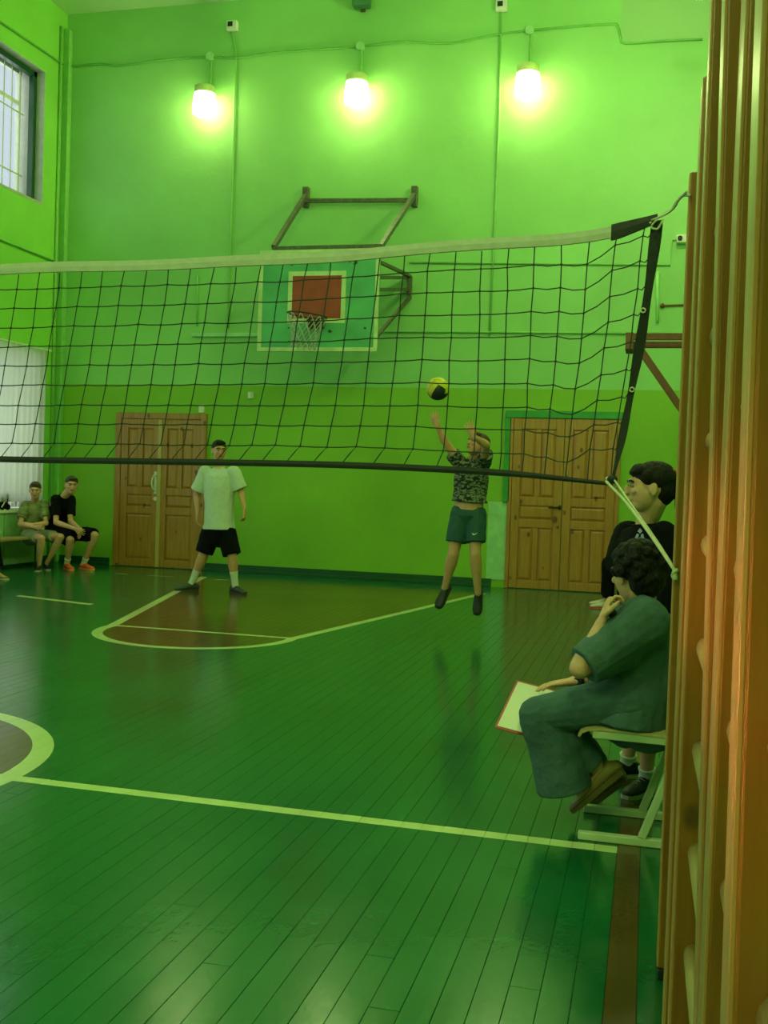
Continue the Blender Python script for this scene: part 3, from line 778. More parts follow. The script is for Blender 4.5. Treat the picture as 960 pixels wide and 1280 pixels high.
# ------------------------------------------------------------------ people
def limb_rings(a, b, ra, rb, ref, n=5, bulge=0, at=.35, flat=1.0):
    out = []
    for i in range(n):
        t = i/(n-1); r = ra + (rb-ra)*t + bulge*math.exp(-((t-at)/.25)**2); out.append((a.lerp(b, t), r, r*flat, ref))
    return out
def hand(bm, wr, d, nrm, side, s, curl=.5, spread=.12):
    d = d.normalized(); nrm = (nrm - d*nrm.dot(d)).normalized(); lat = nrm.cross(d)*side     # lat points to the thumb
    loft(bm, [(wr-d*.02*s, .027*s, .021*s, lat), (wr+d*.02*s, .034*s, .018*s, lat), (wr+d*.06*s, .041*s, .0155*s, lat), (wr+d*.088*s, .040*s, .013*s, lat)], 12)
    L = (.070, .078, .073, .057)
    for k in range(4):
        off = (1.5-k)*.0215*s; fd = (d + lat*(1.5-k)*spread).normalized(); p = wr + d*.088*s + lat*off; pts = [p-fd*.01]; r0 = .0088*s
        ang = 0
        for q in range(3):
            ang += curl*(.45+.2*q); dd = fd*math.cos(ang) + nrm*math.sin(ang); p = p + dd*L[k]*s*(.42,.32,.26)[q]; pts.append(p)
        loft(bm, [(q, r0*(1-.07*i), r0*(1-.07*i), lat) for i, q in enumerate(pts)], 8)
    p = wr + d*.025*s + lat*.028*s; td = (d*.75 + lat*.62 + nrm*.25*(.5+curl)).normalized(); pts = [p-td*.012*s, p+td*.028*s]; td2 = (d*.95+lat*.25+nrm*.35*curl).normalized(); pts += [pts[-1]+td2*.026*s, pts[-1]+td2*.048*s]
    loft(bm, [(q, (.0125,.0115,.0105,.009)[i]*s, (.0125,.0115,.0105,.009)[i]*s, nrm) for i, q in enumerate(pts)], 8)
def head_mat(c, face, up):
    f = face.normalized(); u = (up - f*up.dot(f)).normalized(); r = f.cross(u)
    return Matrix(((r.x,f.x,u.x,c.x),(r.y,f.y,u.y,c.y),(r.z,f.z,u.z,c.z),(0,0,0,1)))
def add_head(bm, M, s):
    def el(c, r, rot=None): bmesh.ops.create_uvsphere(bm, u_segments=20, v_segments=14, radius=1, matrix=M @ Matrix.Translation(V(c)*s) @ (rot or Matrix()) @ Matrix.Diagonal((r[0]*s, r[1]*s, r[2]*s, 1)))
    el((0,-.012,.028), (.074,.094,.088)); el((0,.018,-.018), (.064,.072,.085)); el((0,.040,-.070), (.040,.042,.036)); el((0,.030,-.045), (.055,.050,.045))
    el((0,.086,.030), (.045,.012,.012)); el((0,.098,-.012), (.011,.014,.024), Matrix.Rotation(-.25,4,'X')); el((0,.104,-.026), (.015,.011,.010))
    el((0,.086,-.053), (.022,.010,.010)); el((.034,.075,-.015), (.020,.014,.016)); el((-.034,.075,-.015), (.020,.014,.016))
    for sx in (1,-1): el((sx*.076,-.004,-.004), (.007,.018,.030), Matrix.Rotation(sx*.25,4,'Z'))
def face_parts(M, s, parent, brow_m):
    for sx in (1,-1):
        bm = B(); bmesh.ops.create_uvsphere(bm, u_segments=12, v_segments=8, radius=1, matrix=M @ Matrix.Translation(V((sx*.030,.083,.008))*s) @ Matrix.Diagonal((.013*s,.007*s,.0065*s,1)))
        ey = obj('eye', bm, M_eyew, parent, smooth=True)
        bm = B(); bmesh.ops.create_uvsphere(bm, u_segments=10, v_segments=6, radius=1, matrix=M @ Matrix.Translation(V((sx*.030,.0885,.008))*s) @ Matrix.Diagonal((.006*s,.0035*s,.006*s,1))); obj('iris', bm, M_eye, ey, smooth=True)
        bm = B(); pts = [M @ (V((sx*x, y, z))*s) for x, y, z in ((.012,.095,.027),(.030,.094,.032),(.048,.082,.026))]; tube(bm, pts, .0045*s, 6, 3, cap='round'); obj('eyebrow', bm, brow_m, parent, smooth=True)
    bm = B(); bmesh.ops.create_uvsphere(bm, u_segments=12, v_segments=8, radius=1, matrix=M @ Matrix.Translation(V((0,.094,-.052))*s) @ Matrix.Diagonal((.023*s,.006*s,.0075*s,1))); obj('lips', bm, M_lip, parent, smooth=True)
def foot_frame(ank, toe, up=None):
    f = toe.normalized(); u = (up or V((0,0,1))); u = (u - f*u.dot(f)).normalized(); return f, u, f.cross(u)
def add_foot(bm, ank, toe, up, s, grow=0):
    f, u, l = foot_frame(ank, toe, up); base = ank - u*.078*s
    R = [(-.058,.024,.040),(-.035,.032,.056),(.0,.035,.075),(.04,.037,.068),(.09,.042,.046),(.135,.045,.034),(.170,.036,.026)]
    loft(bm, [(base + f*d*s + u*(h/2+.004)*s, (w_+grow)*s, (h/2+grow*.6)*s, l) for d, w_, h in R], 14)
def shoe(ank, toe, up, s, m_, sole_m, parent, low=False):
    f, u, l = foot_frame(ank, toe, up); base = ank - u*.078*s
    bm = B(); R = [(-.066,.030,.062),(-.04,.038,.086),(.0,.040,.088),(.035,.041,.080),(.09,.046,.060),(.14,.049,.048),(.178,.040,.038)]
    if low: R = [(d, w_*.95, h*(.85 if d < .06 else .72)) for d, w_, h in R]
    loft(bm, [(base + f*d*s + u*(h/2)*s, w_*s, h/2*s, l) for d, w_, h in R], 16)
    if not low: loft(bm, [(ank - u*.02*s - f*.01*s, .040*s, .042*s, l), (ank+u*.005*s - f*.012*s, .041*s, .043*s, l)], 14, 'round', 'flat')
    sh = organic('shoe', bm, m_, parent, .004, 2)
    bm = B(); R2 = [(-.075,.030),(-.055,.037),(0,.040),(.05,.042),(.11,.050),(.16,.048),(.19,.036),(.204,.018)]
    lo = [bm.verts.new(base + f*d*s + l*w_*s - u*.008*s) for d, w_ in R2] + [bm.verts.new(base + f*d*s - l*w_*s - u*.008*s) for d, w_ in R2[::-1]]
    hi = [bm.verts.new(v.co + u*.020*s) for v in lo]
    bm.faces.new(lo[::-1]); bm.faces.new(hi); k = len(lo)
    for i in range(k): bm.faces.new((lo[i], lo[(i+1)%k], hi[(i+1)%k], hi[i]))
    obj('sole', bm, sole_m, sh)
    if not low:
        bm = B()
        for i in range(4):
            d = .035+.022*i; h = .080-.009*i; c = base + f*d*s + u*(h+.0)*s
            tube(bm, [c - l*.022*s - u*.006*s, c + u*.004*s, c + l*.022*s - u*.006*s], .003*s, 5)
        obj('laces', bm, sole_m, sh)
    return sh
def torso_rings(hc, sc, hl, sl, s, k=1.0, g=0, hem=0.0, belly=0, front=None):
    """from the crotch up to the neck base; hl, sl lateral unit vectors; k overall width factor, g extra cloth thickness"""
    up = (sc-hc).normalized(); fr = (front or up.cross(hl))
    def c(t, f=0): return hc.lerp(sc, t) + fr*f
    def l(t): return hl.lerp(sl, max(0,min(1,t)))
    return up, c, l
def person(label, sp, group=None):
    s = sp.get('s', 1); vx = sp.get('voxel', .006); skin = sp.get('skin', M_skin)
    hipL, hipR = sp['hips']; shL, shR = sp['shoulders']; hc, sc = (hipL+hipR)/2, (shL+shR)/2
    hl, sl = (hipR-hipL).normalized(), (shR-shL).normalized(); hw, sw = (hipR-hipL).length/2, (shR-shL).length/2
    up = (sc-hc).normalized(); low = min(sp['feet_z'] if 'feet_z' in sp else 0, 99)
    e = empty('person', (hc.x, hc.y, low)); tag(e, label, 'person', group)
    M = head_mat(sp['head'], sp['face'], sp.get('up', V((0,0,1))))
    hs = sp.get('hs', s); nb = sc + up*.045*s; nt_ = M @ V((0,-.03*hs,-.05*hs)); kx = sp.get('build', 1)
    bm = B()
    mid = (hc+sc)/2 + sp.get('bend', V((0,0,0)))
    wpt = hc.lerp(mid, .75); cpt = mid.lerp(sc, .5)
    lw = hl.lerp(sl, .5)
    loft(bm, [(hc-up*.07*s, .11*s*kx, .085*s*kx, hl), (hc, .158*s*kx, .112*s*kx, hl), (hc+up*.06*s, .150*s*kx, .108*s*kx, hl), (wpt, .132*s*kx, .098*s*kx, lw), (cpt, .150*s*kx, .112*s*kx, sl), (sc-up*.045*s, max(.14*s, sw*.95), .098*s*kx, sl), (sc+up*.005*s, sw*.80, .072*s, sl), (nb, .065*s, .055*s, sl)], 20)
    loft(bm, [(sc+up*.0*s, .065*s, .058*s, sl), (nb, .054*s, .054*s, sl), (nt_, .052*hs, .055*hs, sl)], 14)
    add_head(bm, M, hs)
    arms = []
    for (sh, (el, wr, hd, nr, curl)), side in zip(zip((shL, shR), sp['arms']), (1, -1)):
        loft(bm, limb_rings(sh + (sc-sh)*.14, el, .050*s*kx, .037*s*kx, up.cross(el-sh), 6, .006*s, .3), 14)
        fa = limb_rings(el, wr, .038*s*kx, .0265*s, nr, 6, .006*s, .25)
        fa = [(c_, r1, r2*(1-.18*i/5), x) for i, (c_, r1, r2, x) in enumerate([(q[0], q[1], q[2], nr.cross(wr-el)) for q in fa])]
        loft(bm, fa, 14); hand(bm, wr, hd, nr, sp.get('thumb', (1,-1))[0 if side > 0 else 1], s*.98, curl)
        arms.append((sh, el, wr))
    legs = []
    for hp, (kn, an, toe, tup) in zip((hipL, hipR), sp['legs']):
        ref = hl
        loft(bm, limb_rings(hp.lerp(hc, .12), kn, .084*s*kx, .054*s*kx, ref, 7, .006*s, .3), 16)
        loft(bm, limb_rings(kn, an, .053*s*kx, .034*s*kx, ref, 8, .012*s*kx, .28), 16)
        add_foot(bm, an, toe, tup, s); legs.append((hp, kn, an, toe, tup))
    body = organic('body', bm, skin, e, vx, 3)
    face_parts(M, hs, e, sp['hairm'])
    # ---- shirt
    sh_ = sp.get('shirt')
    if sh_:
        g = sh_.get('g', .014)*s; hem = sh_.get('hem', .06)*s; bm = B(); bl = sh_.get('belly', 0); k2 = sh_.get('k', 1)*kx
        fr = up.cross(hl); fr = fr if fr.dot(sp['front']) > 0 else -fr
        bot = hc - up*hem + sh_.get('drop', V((0,0,0)))
        loft(bm, [(bot, .160*s*k2+g*1.3, .120*s*k2+g*1.2, hl), ((hc.lerp(bot, .4) if hem > 0 else bot.lerp(wpt, .4)), (.160 if hem > 0 else .150)*s*k2+g, .120*s*k2+g, hl), (wpt + fr*bl*.5, .148*s*k2+g, .112*s*k2+g+bl*.5, lw), (cpt + fr*bl*.3, .156*s*k2+g, .120*s*k2+g+bl*.3, sl), (sc-up*.045*s, max(.15*s, sw*1.0)+g*.5, .104*s*k2+g*.7, sl), (sc+up*.012*s, sw*.86+g*.4, .078*s+g*.5, sl), (sc+up*.040*s, .085*s, .068*s, sl), (nb+up*.004, .067*s, .063*s, sl)], 22, 'flat', 'flat')
        st = sh_.get('sleeve', .6); sr = sh_.get('sr', .066)*s; sr1 = sh_.get('sr1', .066)*s
        for i, (a, b, c_) in enumerate(arms):
            if st <= 1: pts = limb_rings(a + (sc-a)*.08, a.lerp(b, st), sr, sr1, up.cross(b-a), 5)
            else: pts = limb_rings(a + (sc-a)*.08, b, sr, (sr+sr1)/2, up.cross(b-a), 5) + limb_rings(b, b.lerp(c_, st-1), (sr+sr1)/2, sr1, up.cross(b-a), 5)[1:]
            loft(bm, pts, 16, 'round', 'flat')
            for tpt in sh_.get('extra', []): pass
        for ringset in sh_.get('more', []): loft(bm, ringset, 16)
        so = organic('shirt', bm, sh_['m'], e, vx, 4, sh_.get('wr', .012), sh_.get('wrs', .1))
        if sh_.get('collar'):
            bm = B(); tube(bm, [nb + up*.008*s + sl*.062*s*math.cos(a) + fr*(.060*math.sin(a)+.004)*s - up*(.012*s*math.sin(a)) for a in [k*math.pi/8 for k in range(17)]], .008*s, 6); obj('collar', bm, sh_['collar'], so, smooth=True)
        sp['_shirt'] = so
    # ---- trousers or shorts
    pa = sp.get('pants')
    if pa:
        bm = B(); g = pa.get('g', .016)*s; top = hc + up*pa.get('top', .10)*s
        loft(bm, [(hc-up*.075*s, .125*s*kx+g, .10*s*kx+g, hl), (hc-up*.01, .160*s*kx+g, .118*s*kx+g, hl), (top, .146*s*kx+g*.6, .110*s*kx+g*.6, hl)], 20, 'round', 'flat')
        r0, r1, r2 = pa.get('r', (.10, .085, .075)); ln = pa['len']
        for hp, kn, an, toe, tup in legs:
            a = hp.lerp(hc, .12)
            if ln <= 1: loft(bm, limb_rings(a, a.lerp(kn, ln), r0*s, r1*s, hl, 6), 16, 'round', 'flat')
            else:
                loft(bm, limb_rings(a, kn, r0*s, r1*s, hl, 6), 16); loft(bm, limb_rings(kn, kn.lerp(an, ln-1), r1*s, r2*s, hl, 6), 16, 'round', 'flat')
        for ringset in pa.get('more', []): loft(bm, ringset, 18, 'round', 'flat')
        sp['_pants'] = organic(pa.get('name', 'shorts'), bm, pa['m'], e, vx, 4, pa.get('wr', .014), pa.get('wrs', .1))
    # ---- socks and shoes
    for i, (hp, kn, an, toe, tup) in enumerate(legs):
        if sp.get('sock'):
            d = (kn-an).normalized(); hgt = sp.get('sock_h', .12)*s; bm = B()
            loft(bm, [(an - d*.03*s, .042*s, .044*s, hl), (an + d*.02*s, .040*s, .041*s, hl), (an + d*hgt*.6, .043*s, .043*s, hl), (an + d*hgt, .050*s*kx, .050*s*kx, hl)], 14, 'round', 'flat'); organic('sock', bm, sp['sock'], e, .005, 2, .004, .03)
        if sp.get('shoe'): shoe(an, toe, tup, s, sp['shoe'], sp.get('sole', M_sole), e, sp.get('low', False))
    # ---- hair
    bm = B()
    def el(c, r, rot=None): bmesh.ops.create_uvsphere(bm, u_segments=20, v_segments=14, radius=1, matrix=M @ Matrix.Translation(V(c)*hs) @ (rot or Matrix()) @ Matrix.Diagonal((r[0]*hs, r[1]*hs, r[2]*hs, 1)))
    hk = sp.get('hair', 'short')
    if hk == 'short':
        el((0,-.020,.050), (.079,.097,.076)); el((0,-.055,.012), (.070,.060,.070)); el((0,.045,.088), (.058,.040,.026)); wr_ = .006
    elif hk == 'curly':
        el((0,-.028,.042), (.088,.100,.085)); el((0,-.065,-.010), (.078,.066,.080)); el((0,.03,.088), (.066,.05,.034)); q = random.Random(5)
        for i in range(150):
            th, ph = q.uniform(0, 2*math.pi), q.uniform(-.9, 1.45)
            p = V((math.cos(th)*math.cos(ph)*.088, -.030+math.sin(th)*math.cos(ph)*.102, .036+math.sin(ph)*.092))
            if p.y > .035 and p.z < .075: continue
            if abs(p.x) > .05 and p.y > -.03 and p.z < .012: continue
            el(p, (.016+q.random()*.006,)*3)
        wr_ = .010
    else:
        el((0,-.022,.046), (.081,.101,.082)); el((0,-.06,.0), (.072,.058,.075)); el((0,.050,.078), (.062,.038,.034)); el((0,.080,.070), (.048,.014,.016)); el((.066,.020,.050),(.014,.030,.034)); el((-.066,.020,.050),(.014,.030,.034)); wr_ = .004
        loft(bm, [(M @ (V(p)*hs), r*hs, r*hs, V((1,0,0))) for p, r in (((0,-.10,.055),.026),((0,-.135,.05),.036),((0,-.155,.0),.040),((0,-.15,-.07),.034),((0,-.14,-.14),.018))], 12)
    sp['_hair'] = organic('hair', bm, sp['hairm'], e, .0045, 2, wr_, .02)
    if hk == 'pony':
        bm = B(); cc = M @ (V((0,-.113,.055))*hs); ax = (M.to_3x3() @ V((0,1,.1))); x, y = frame_of(ax, V((0,0,1)))
        tube(bm, [cc + (x*math.cos(a) + y*math.sin(a))*.030*hs for a in [k*math.pi/6 for k in range(13)]], .011, 8); obj('hair_tie', bm, mat('coral_tie', (.62,.09,.05), .6), e, smooth=True)
        cr = cc + (x*.03 - y*.01)
        bm = B(); ball(bm, cc + V((-.02,-.03,.03)), .014, 10, 8); obj('hair_tie', bm, MATS['coral_tie'], e, smooth=True)
    sp['_e'] = e; sp['_M'] = M
    return e
def lat(c, d, w_): return (c - d*w_/2, c + d*w_/2)

# ---- boy in the white T-shirt
Y = 11.35; q = lambda px, py, dy=0: P(px, py, Y+dy)
M_tee = mat('white_tee', (.56,.62,.52), .85, .05, 30, .1)
A = dict(s=1.0, hs=1.06, voxel=.0065, front=V((0,-1,0)), hips=(q(263,664), q(284,664)), shoulders=(q(256,590), q(293,590)),
    head=q(274,564,-.02), face=V((.75,-1,.0)), hairm=M_hairb, hair='short',
    arms=[(q(246,619,.02), q(247,642,-.05), V((.10,-.15,-1)), V((1,0,0)), .5), (q(302,617,.02), q(306,637,-.06), V((.02,-.15,-1)), V((-1,0,0)), .8)],
    legs=[(q(255,692,-.03), q(240,725), V((-.75,-.75,0)), V((0,0,1))), (q(290,694,-.04), q(294,730), V((.95,-.6,0)), V((0,0,1)))],
    thumb=(1,-1), shirt=dict(m=M_tee, hem=-.02, sleeve=.80, g=.028, sr=.085, sr1=.092, wr=.018, wrs=.16, collar=M_tee),
    pants=dict(m=M_blackc, len=.97, r=(.115,.11,.1), g=.016, top=.05), sock=M_sock, sock_h=.17, shoe=mat('grey_shoe', (.05,.06,.05), .6), sole=mat('dark_sole', (.03,.035,.03), .6))
for i in (0, 1):                                           # plant the feet
    kn, an, toe, tu = A['legs'][i]; an.z = .086; A['legs'][i] = (kn, an, toe, tu)
person('standing boy in a white T-shirt and black shorts near the left door', A)

# ---- jumping boy
Y = 9.35; q = lambda px, py, dy=0: P(px, py, Y+dy)
def camo():
    m, nt, bs = newmat('camo_print'); nz = noise_node(nt, 24, 3, 'Position', (1,1,1.9), .6); n2 = noise_node(nt, 55, 2, 'Position', (1,1,1.6))
    c = ramp(nt, nz.outputs[0], [(.40, (.008,.010,.008)), (.47, (.02,.03,.015)), (.52, (.20,.22,.14)), (.59, (.24,.26,.18)), (.66,(.01,.014,.01))])
    c = mixc(nt, (N(nt, n2.outputs[0]) > .56)*.75, c, (.006,.008,.006)); nt.links.new(c, bs.inputs['Base Color']); bs.inputs['Roughness'].default_value = .85; return m
M_teal = mat('teal_shorts', (.010,.065,.060), .7, .15, 20)
J = dict(s=.90, hs=.98, voxel=.0055, front=V((-.3,-1,0)), hips=(q(575,642), q(596,643)), shoulders=(q(575,581), q(606,579)),
    head=q(597,557,-.04), face=V((-.75,-.75,.42)), up=V((.25,.3,1)), hairm=M_hairn, hair='short',
    arms=[(q(556,552,-.12), q(547,533,-.18), V((-.30,-.1,1)), V((.3,1,.2)), .35), (q(608,556,-.30), q(592,546,-.42), V((-.45,-.1,1)), V((.1,1,.1)), .3)],
    legs=[(q(567,692,-.06), q(556,735,.02), V((-.28,-.55,-.75)), V((0,-.8,.6))), (q(594,692,-.08), q(597.5,742,.0), V((-.02,-.35,-.9)), V((0,-.95,.3)))],
    thumb=(-1,1), shirt=dict(m=camo(), hem=-.12, sleeve=.50, g=.020, sr=.078, sr1=.078, wr=.014, wrs=.1),
    pants=dict(m=M_teal, len=.72, r=(.112,.105,.1), g=.016, top=.045), sock=None, shoe=mat('black_shoe', (.010,.012,.012), .55), sole=mat('dark_sole', (.03,.035,.03), .6))
J['feet_z'] = .12
person('jumping boy in patterned shirt and teal shorts reaching up for the ball', J)
# white tick on the shorts
def decal(name, pts, m_, parent, nrm=V((0,-1,0))):
    bm = B(); f = [bm.verts.new(p) for p in pts]; b_ = [bm.verts.new(p - nrm*.004) for p in pts]; k = len(pts); bm.faces.new(f); bm.faces.new(b_[::-1])
    for i in range(k): bm.faces.new((f[i], f[(i+1)%k], b_[(i+1)%k], b_[i]))
    return obj(name, bm, m_, parent)
def project_to(o, p, d=V((0,1,0)), off=.006):
    """drop a point onto the surface of a part, along the line of sight from the front"""
    bpy.context.view_layer.update(); mw = o.matrix_world; inv = mw.inverted()
    ok, loc, n_, _ = o.ray_cast(inv @ (p - d*1.5), inv.to_3x3() @ d)
    return (mw @ loc) - d*off if ok else p
def decal_on(name, o, pix, yy, m_, parent):
    pts = [project_to(o, P(px, py, yy), (P(px, py, yy)-V((0,0,EYE))).normalized()) for px, py in pix]
    return decal(name, pts, m_, parent)
decal_on('logo', J['_pants'], [(590.5,666.0),(592.2,667.6),(594,667.2),(597.2,665.6),(594,668.4),(592,669),(590.4,668)], Y, M_sock, J['_e'])

# ---- volleyball
bc = P(547.5, 486, 9.55)
vb = empty('volleyball', bc); tag(vb, 'yellow and dark volleyball in the air above the jumping boy', 'ball')
M_by, M_bk = mat('ball_yellow', (.62,.56,.02), .45), mat('ball_dark', (.015,.02,.03), .45)
Rb = Matrix.Rotation(.5, 3, 'X') @ Matrix.Rotation(.55, 3, 'Y')
for ax in range(3):
    for sg in (1, -1):
        for k in range(3):
            bm = B(); n_ = 8; vs = {}
            u0, u1 = -1 + 2*k/3 + .02, -1 + 2*(k+1)/3 - .02
            for i in range(n_+1):
                for j in range(5):
                    a = (-.985 + 1.97*i/n_)*math.pi/4; b_ = (u0 + (u1-u0)*j/4)*math.pi/4
                    v = V((math.tan(a), math.tan(b_), 1)).normalized(); v = V((v[(0-ax)%3], v[(1-ax)%3], v[(2-ax)%3]))*sg
                    vs[i, j] = bm.verts.new(bc + Rb @ v*(.104 if j in (0,4) or i in (0,n_) else .1062))
            cdir = V((0, math.tan((u0+u1)/2*math.pi/4), 1)).normalized(); cdir = V((cdir[(0-ax)%3], cdir[(1-ax)%3], cdir[(2-ax)%3]))*sg
            for i in range(n_):
                for j in range(4): bm.faces.new((vs[i,j], vs[i+1,j], vs[i+1,j+1], vs[i,j+1]))
            obj('ball_panel', bm, M_bk if -.95 < (Rb @ cdir).dot(V((.25,-.2,1)).normalized()) < -.28 else M_by, vb, smooth=True)
bm = B(); ball(bm, bc, .1025, 24, 16); obj('bladder', bm, M_bk, vb, smooth=True)

# ---- bench under the window and the boys on it
def bench(name, label, x0, x1, y0, y1, h, group=None):
    e = empty(name, ((x0+x1)/2, (y0+y1)/2, 0)); tag(e, label, 'bench', group)
    n_ = 3; lx = (x1-x0 > y1-y0)
    for i in range(n_):
        bm = B()
        if lx: w_ = (y1-y0)/n_; box(bm, (x0, y0+i*w_+.004, h-.03), (x1, y0+(i+1)*w_-.004, h))
        else: w_ = (x1-x0)/n_; box(bm, (x0+i*w_+.004, y0, h-.03), (x0+(i+1)*w_-.004, y1, h))
        obj('seat_slat', bm, M_bench, e, bevel=.004)
    for (x, y) in ((x0+.04,y0+.12),(x1-.04,y0+.12),(x0+.04,y1-.12),(x1-.04,y1-.12)):
        bm = B(); tube(bm, [(x,y,.0),(x,y,h-.03)], .014, 8); obj('leg', bm, M_dgreen, e)
    bm = B()
    for y in (y0+.12, y1-.12): beam(bm, (x0+.02,y,h-.042), (x1-.02,y,h-.042), .025, .022)
    obj('seat_frame', bm, M_dgreen, e); return e
bench('bench', 'wooden bench on thin dark green legs under the lower window', XL+.10, XL+.46, 11.55, 13.25, .44)

M_olive = mat('olive_tee', (.21,.23,.10), .85, .55, 9, stretch=(1,1,2.2))
M_paleshort = mat('pale_shorts', (.33,.38,.27), .85)
M_orange = mat('orange_shoe', (.85,.10,.02), .45)
# nearer seated boy (olive T-shirt)
bx = lambda px, py, Y: P(px, py, Y)
Cb = dict(s=.86, hs=1.0, voxel=.006, front=V((.5,-1,0)), hips=(bx(32,668,12.72), bx(45,668,12.86)), shoulders=(bx(31,631,12.66), bx(55,630,12.86)),
    head=bx(44,613.5,12.64), face=V((.55,-1,-.12)), hairm=M_hairn, hair='short', skin=M_skin2,
    arms=[(bx(25,655,12.50), bx(44,659,12.42), V((1,0,.05)), V((0,1,0)), .5), (bx(58,654,12.68), bx(40,656,12.48), V((-1,-.1,.0)), V((0,1,0)), .5)],
    legs=[(bx(52,673,12.42), bx(49,702,12.50), V((.45,-1,0)), V((0,0,1))), (bx(76,671,12.62), bx(58,702,12.70), V((.7,-.8,0)), V((0,0,1)))],
    thumb=(1,-1), shirt=dict(m=M_olive, hem=.02, sleeve=.72, g=.02, sr=.075, sr1=.08, wr=.016, wrs=.1),
    pants=dict(m=M_paleshort, len=.72, r=(.10,.09,.09), g=.012), shoe=mat('black_shoe', (.010,.012,.012), .55), sole=M_sole)
for i in (0,1):
    kn, an, toe, tu = Cb['legs'][i]; an.z = .075; Cb['legs'][i] = (kn, an, toe, tu)
person('seated boy in an olive T-shirt and pale shorts, arms folded, on the bench', Cb)
# seated boy in black
Db = dict(s=.97, hs=1.08, voxel=.006, front=V((.8,-.7,0)), hips=(bx(64,663,13.05), bx(77,665,13.20)), shoulders=(bx(69,624,12.80), bx(89,624,13.02)),
    bend=V((-.05,.04,.02)), head=bx(89.5,607,12.84), face=V((.75,-1,-.05)), up=V((.12,-.12,1)), hairm=M_hairn, hair='short', skin=M_skin2,
    arms=[(bx(70,653,12.70), bx(94,661,12.62), V((1,-.1,-.35)), V((0,1,.2)), .45), (bx(88,652,12.90), bx(101,662,12.70), V((.3,-.7,-.6)), V((-1,0,0)), .45)],
    legs=[(bx(88,675,12.70), bx(84,697,12.86), V((.75,-.6,0)), V((0,0,1))), (bx(119,669,12.92), bx(105,697,13.02), V((1,-.35,0)), V((0,0,1)))],
    thumb=(1,-1), shirt=dict(m=M_blackc, hem=.03, sleeve=.72, g=.018, sr=.075, sr1=.072, wr=.014, wrs=.12, collar=M_blackc),
    pants=dict(m=M_blackc, len=.96, r=(.112,.10,.09), g=.015), sock=M_sock, sock_h=.09, shoe=M_orange, sole=mat('pale_orange_sole', (.75,.30,.18), .5))
for i in (0,1):
    kn, an, toe, tu = Db['legs'][i]; an.z = .084; Db['legs'][i] = (kn, an, toe, tu)
person('seated boy in black with bright orange shoes, leaning forward on his knees', Db)
decal_on('sleeve_mark', Db['_shirt'], [(62,627),(64,628.5),(63.5,631),(62,633),(61.6,631),(62.6,629)], 12.9, M_sock, Db['_e'])
# person cut off by the left edge
Eb = dict(s=.98, voxel=.008, front=V((1,-.3,0)), hips=(V((XL+.27,11.02,.50)), V((XL+.27,11.32,.50))), shoulders=(V((XL+.22,10.98,.98)), V((XL+.22,11.36,.98))),
    head=V((XL+.26,11.17,1.23)), face=V((1,-.2,0)), hairm=M_hairn, hair='short',
    arms=[(V((XL+.30,10.92,.74)), V((XL+.50,11.0,.58)), V((1,0,-.2)), V((0,0,-1)), .3), (V((XL+.30,11.42,.74)), V((XL+.5,11.36,.58)), V((1,0,-.2)), V((0,0,-1)), .3)],
    legs=[(V((XL+.70,10.98,.50)), V((XL+.72,10.92,.084)), V((1,-.2,0)), V((0,0,1))), (V((XL+.70,11.32,.52)), V((XL+.80,11.28,.084)), V((1,-.35,0)), V((0,0,1)))],
    shirt=dict(m=M_blackc, hem=.03, sleeve=1.6, sr=.07, sr1=.055), pants=dict(name='trousers', m=M_blackc, len=1.85, r=(.10,.08,.075)), shoe=mat('tan_sandal', (.20,.13,.05), .6), sole=M_sole, low=True)
person('person in black trousers and tan shoes cut off by the left edge', Eb)
bench('bench', 'second wooden bench cut off by the left edge', XL+.10, XL+.46, 10.0, 11.5, .42)

# ---- curtain and things on the sill
def curtain(x, y0, y1, z0, z1, label, seed, group):
    q = random.Random(seed); bm = B(); ny, nz_ = 90, 14; vs = []
    for j in range(nz_+1):
        t = j/nz_; row = []
        for i in range(ny+1):
            u = i/ny; a = .022*(.55+.45*t)*(math.sin(u*62+.6*math.sin(u*9+seed)) + .4*math.sin(u*131+t*1.5))
            y = y0 + (y1-y0)*u; row.append(bm.verts.new((x + a, y + .01*math.sin(t*4+u*20), z0 + (z1-z0)*(1-t) + (.02*math.sin(u*62) if j == 0 else 0))))
        vs.append(row)
    for j in range(nz_):
        for i in range(ny): bm.faces.new((vs[j][i], vs[j][i+1], vs[j+1][i+1], vs[j+1][i]))
    m_ = MATS.get('sheer_curtain')
    if not m_:
        m_, nt, bs = newmat('sheer_curtain'); MATS['sheer_curtain'] = m_
        tr = nt.nodes.new('ShaderNodeBsdfTranslucent'); tr.inputs[0].default_value = (.80,.82,.72,1); tp = nt.nodes.new('ShaderNodeBsdfTransparent')
        df = nt.nodes.new('ShaderNodeBsdfDiffuse'); df.inputs[0].default_value = (.55,.58,.46,1)
        m1 = nt.nodes.new('ShaderNodeMixShader'); m1.inputs[0].default_value = .5; nt.links.new(tr.outputs[0], m1.inputs[1]); nt.links.new(df.outputs[0], m1.inputs[2])
        m2 = nt.nodes.new('ShaderNodeMixShader'); m2.inputs[0].default_value = .30; nt.links.new(m1.outputs[0], m2.inputs[1]); nt.links.new(tp.outputs[0], m2.inputs[2])
        nt.links.new(m2.outputs[0], nt.nodes['Material Output'].inputs[0])
    o = obj('curtain', bm, m_, smooth=True); so = o.modifiers.new('thickness', 'SOLIDIFY'); so.thickness = .002
    return tag(o, label, 'curtain', group)
curtain(XL+.085, 12.0, 13.40, .90, 3.03, 'sheer pale curtain hanging over the lower window beside the seated boys', 1, 'sheer curtains')
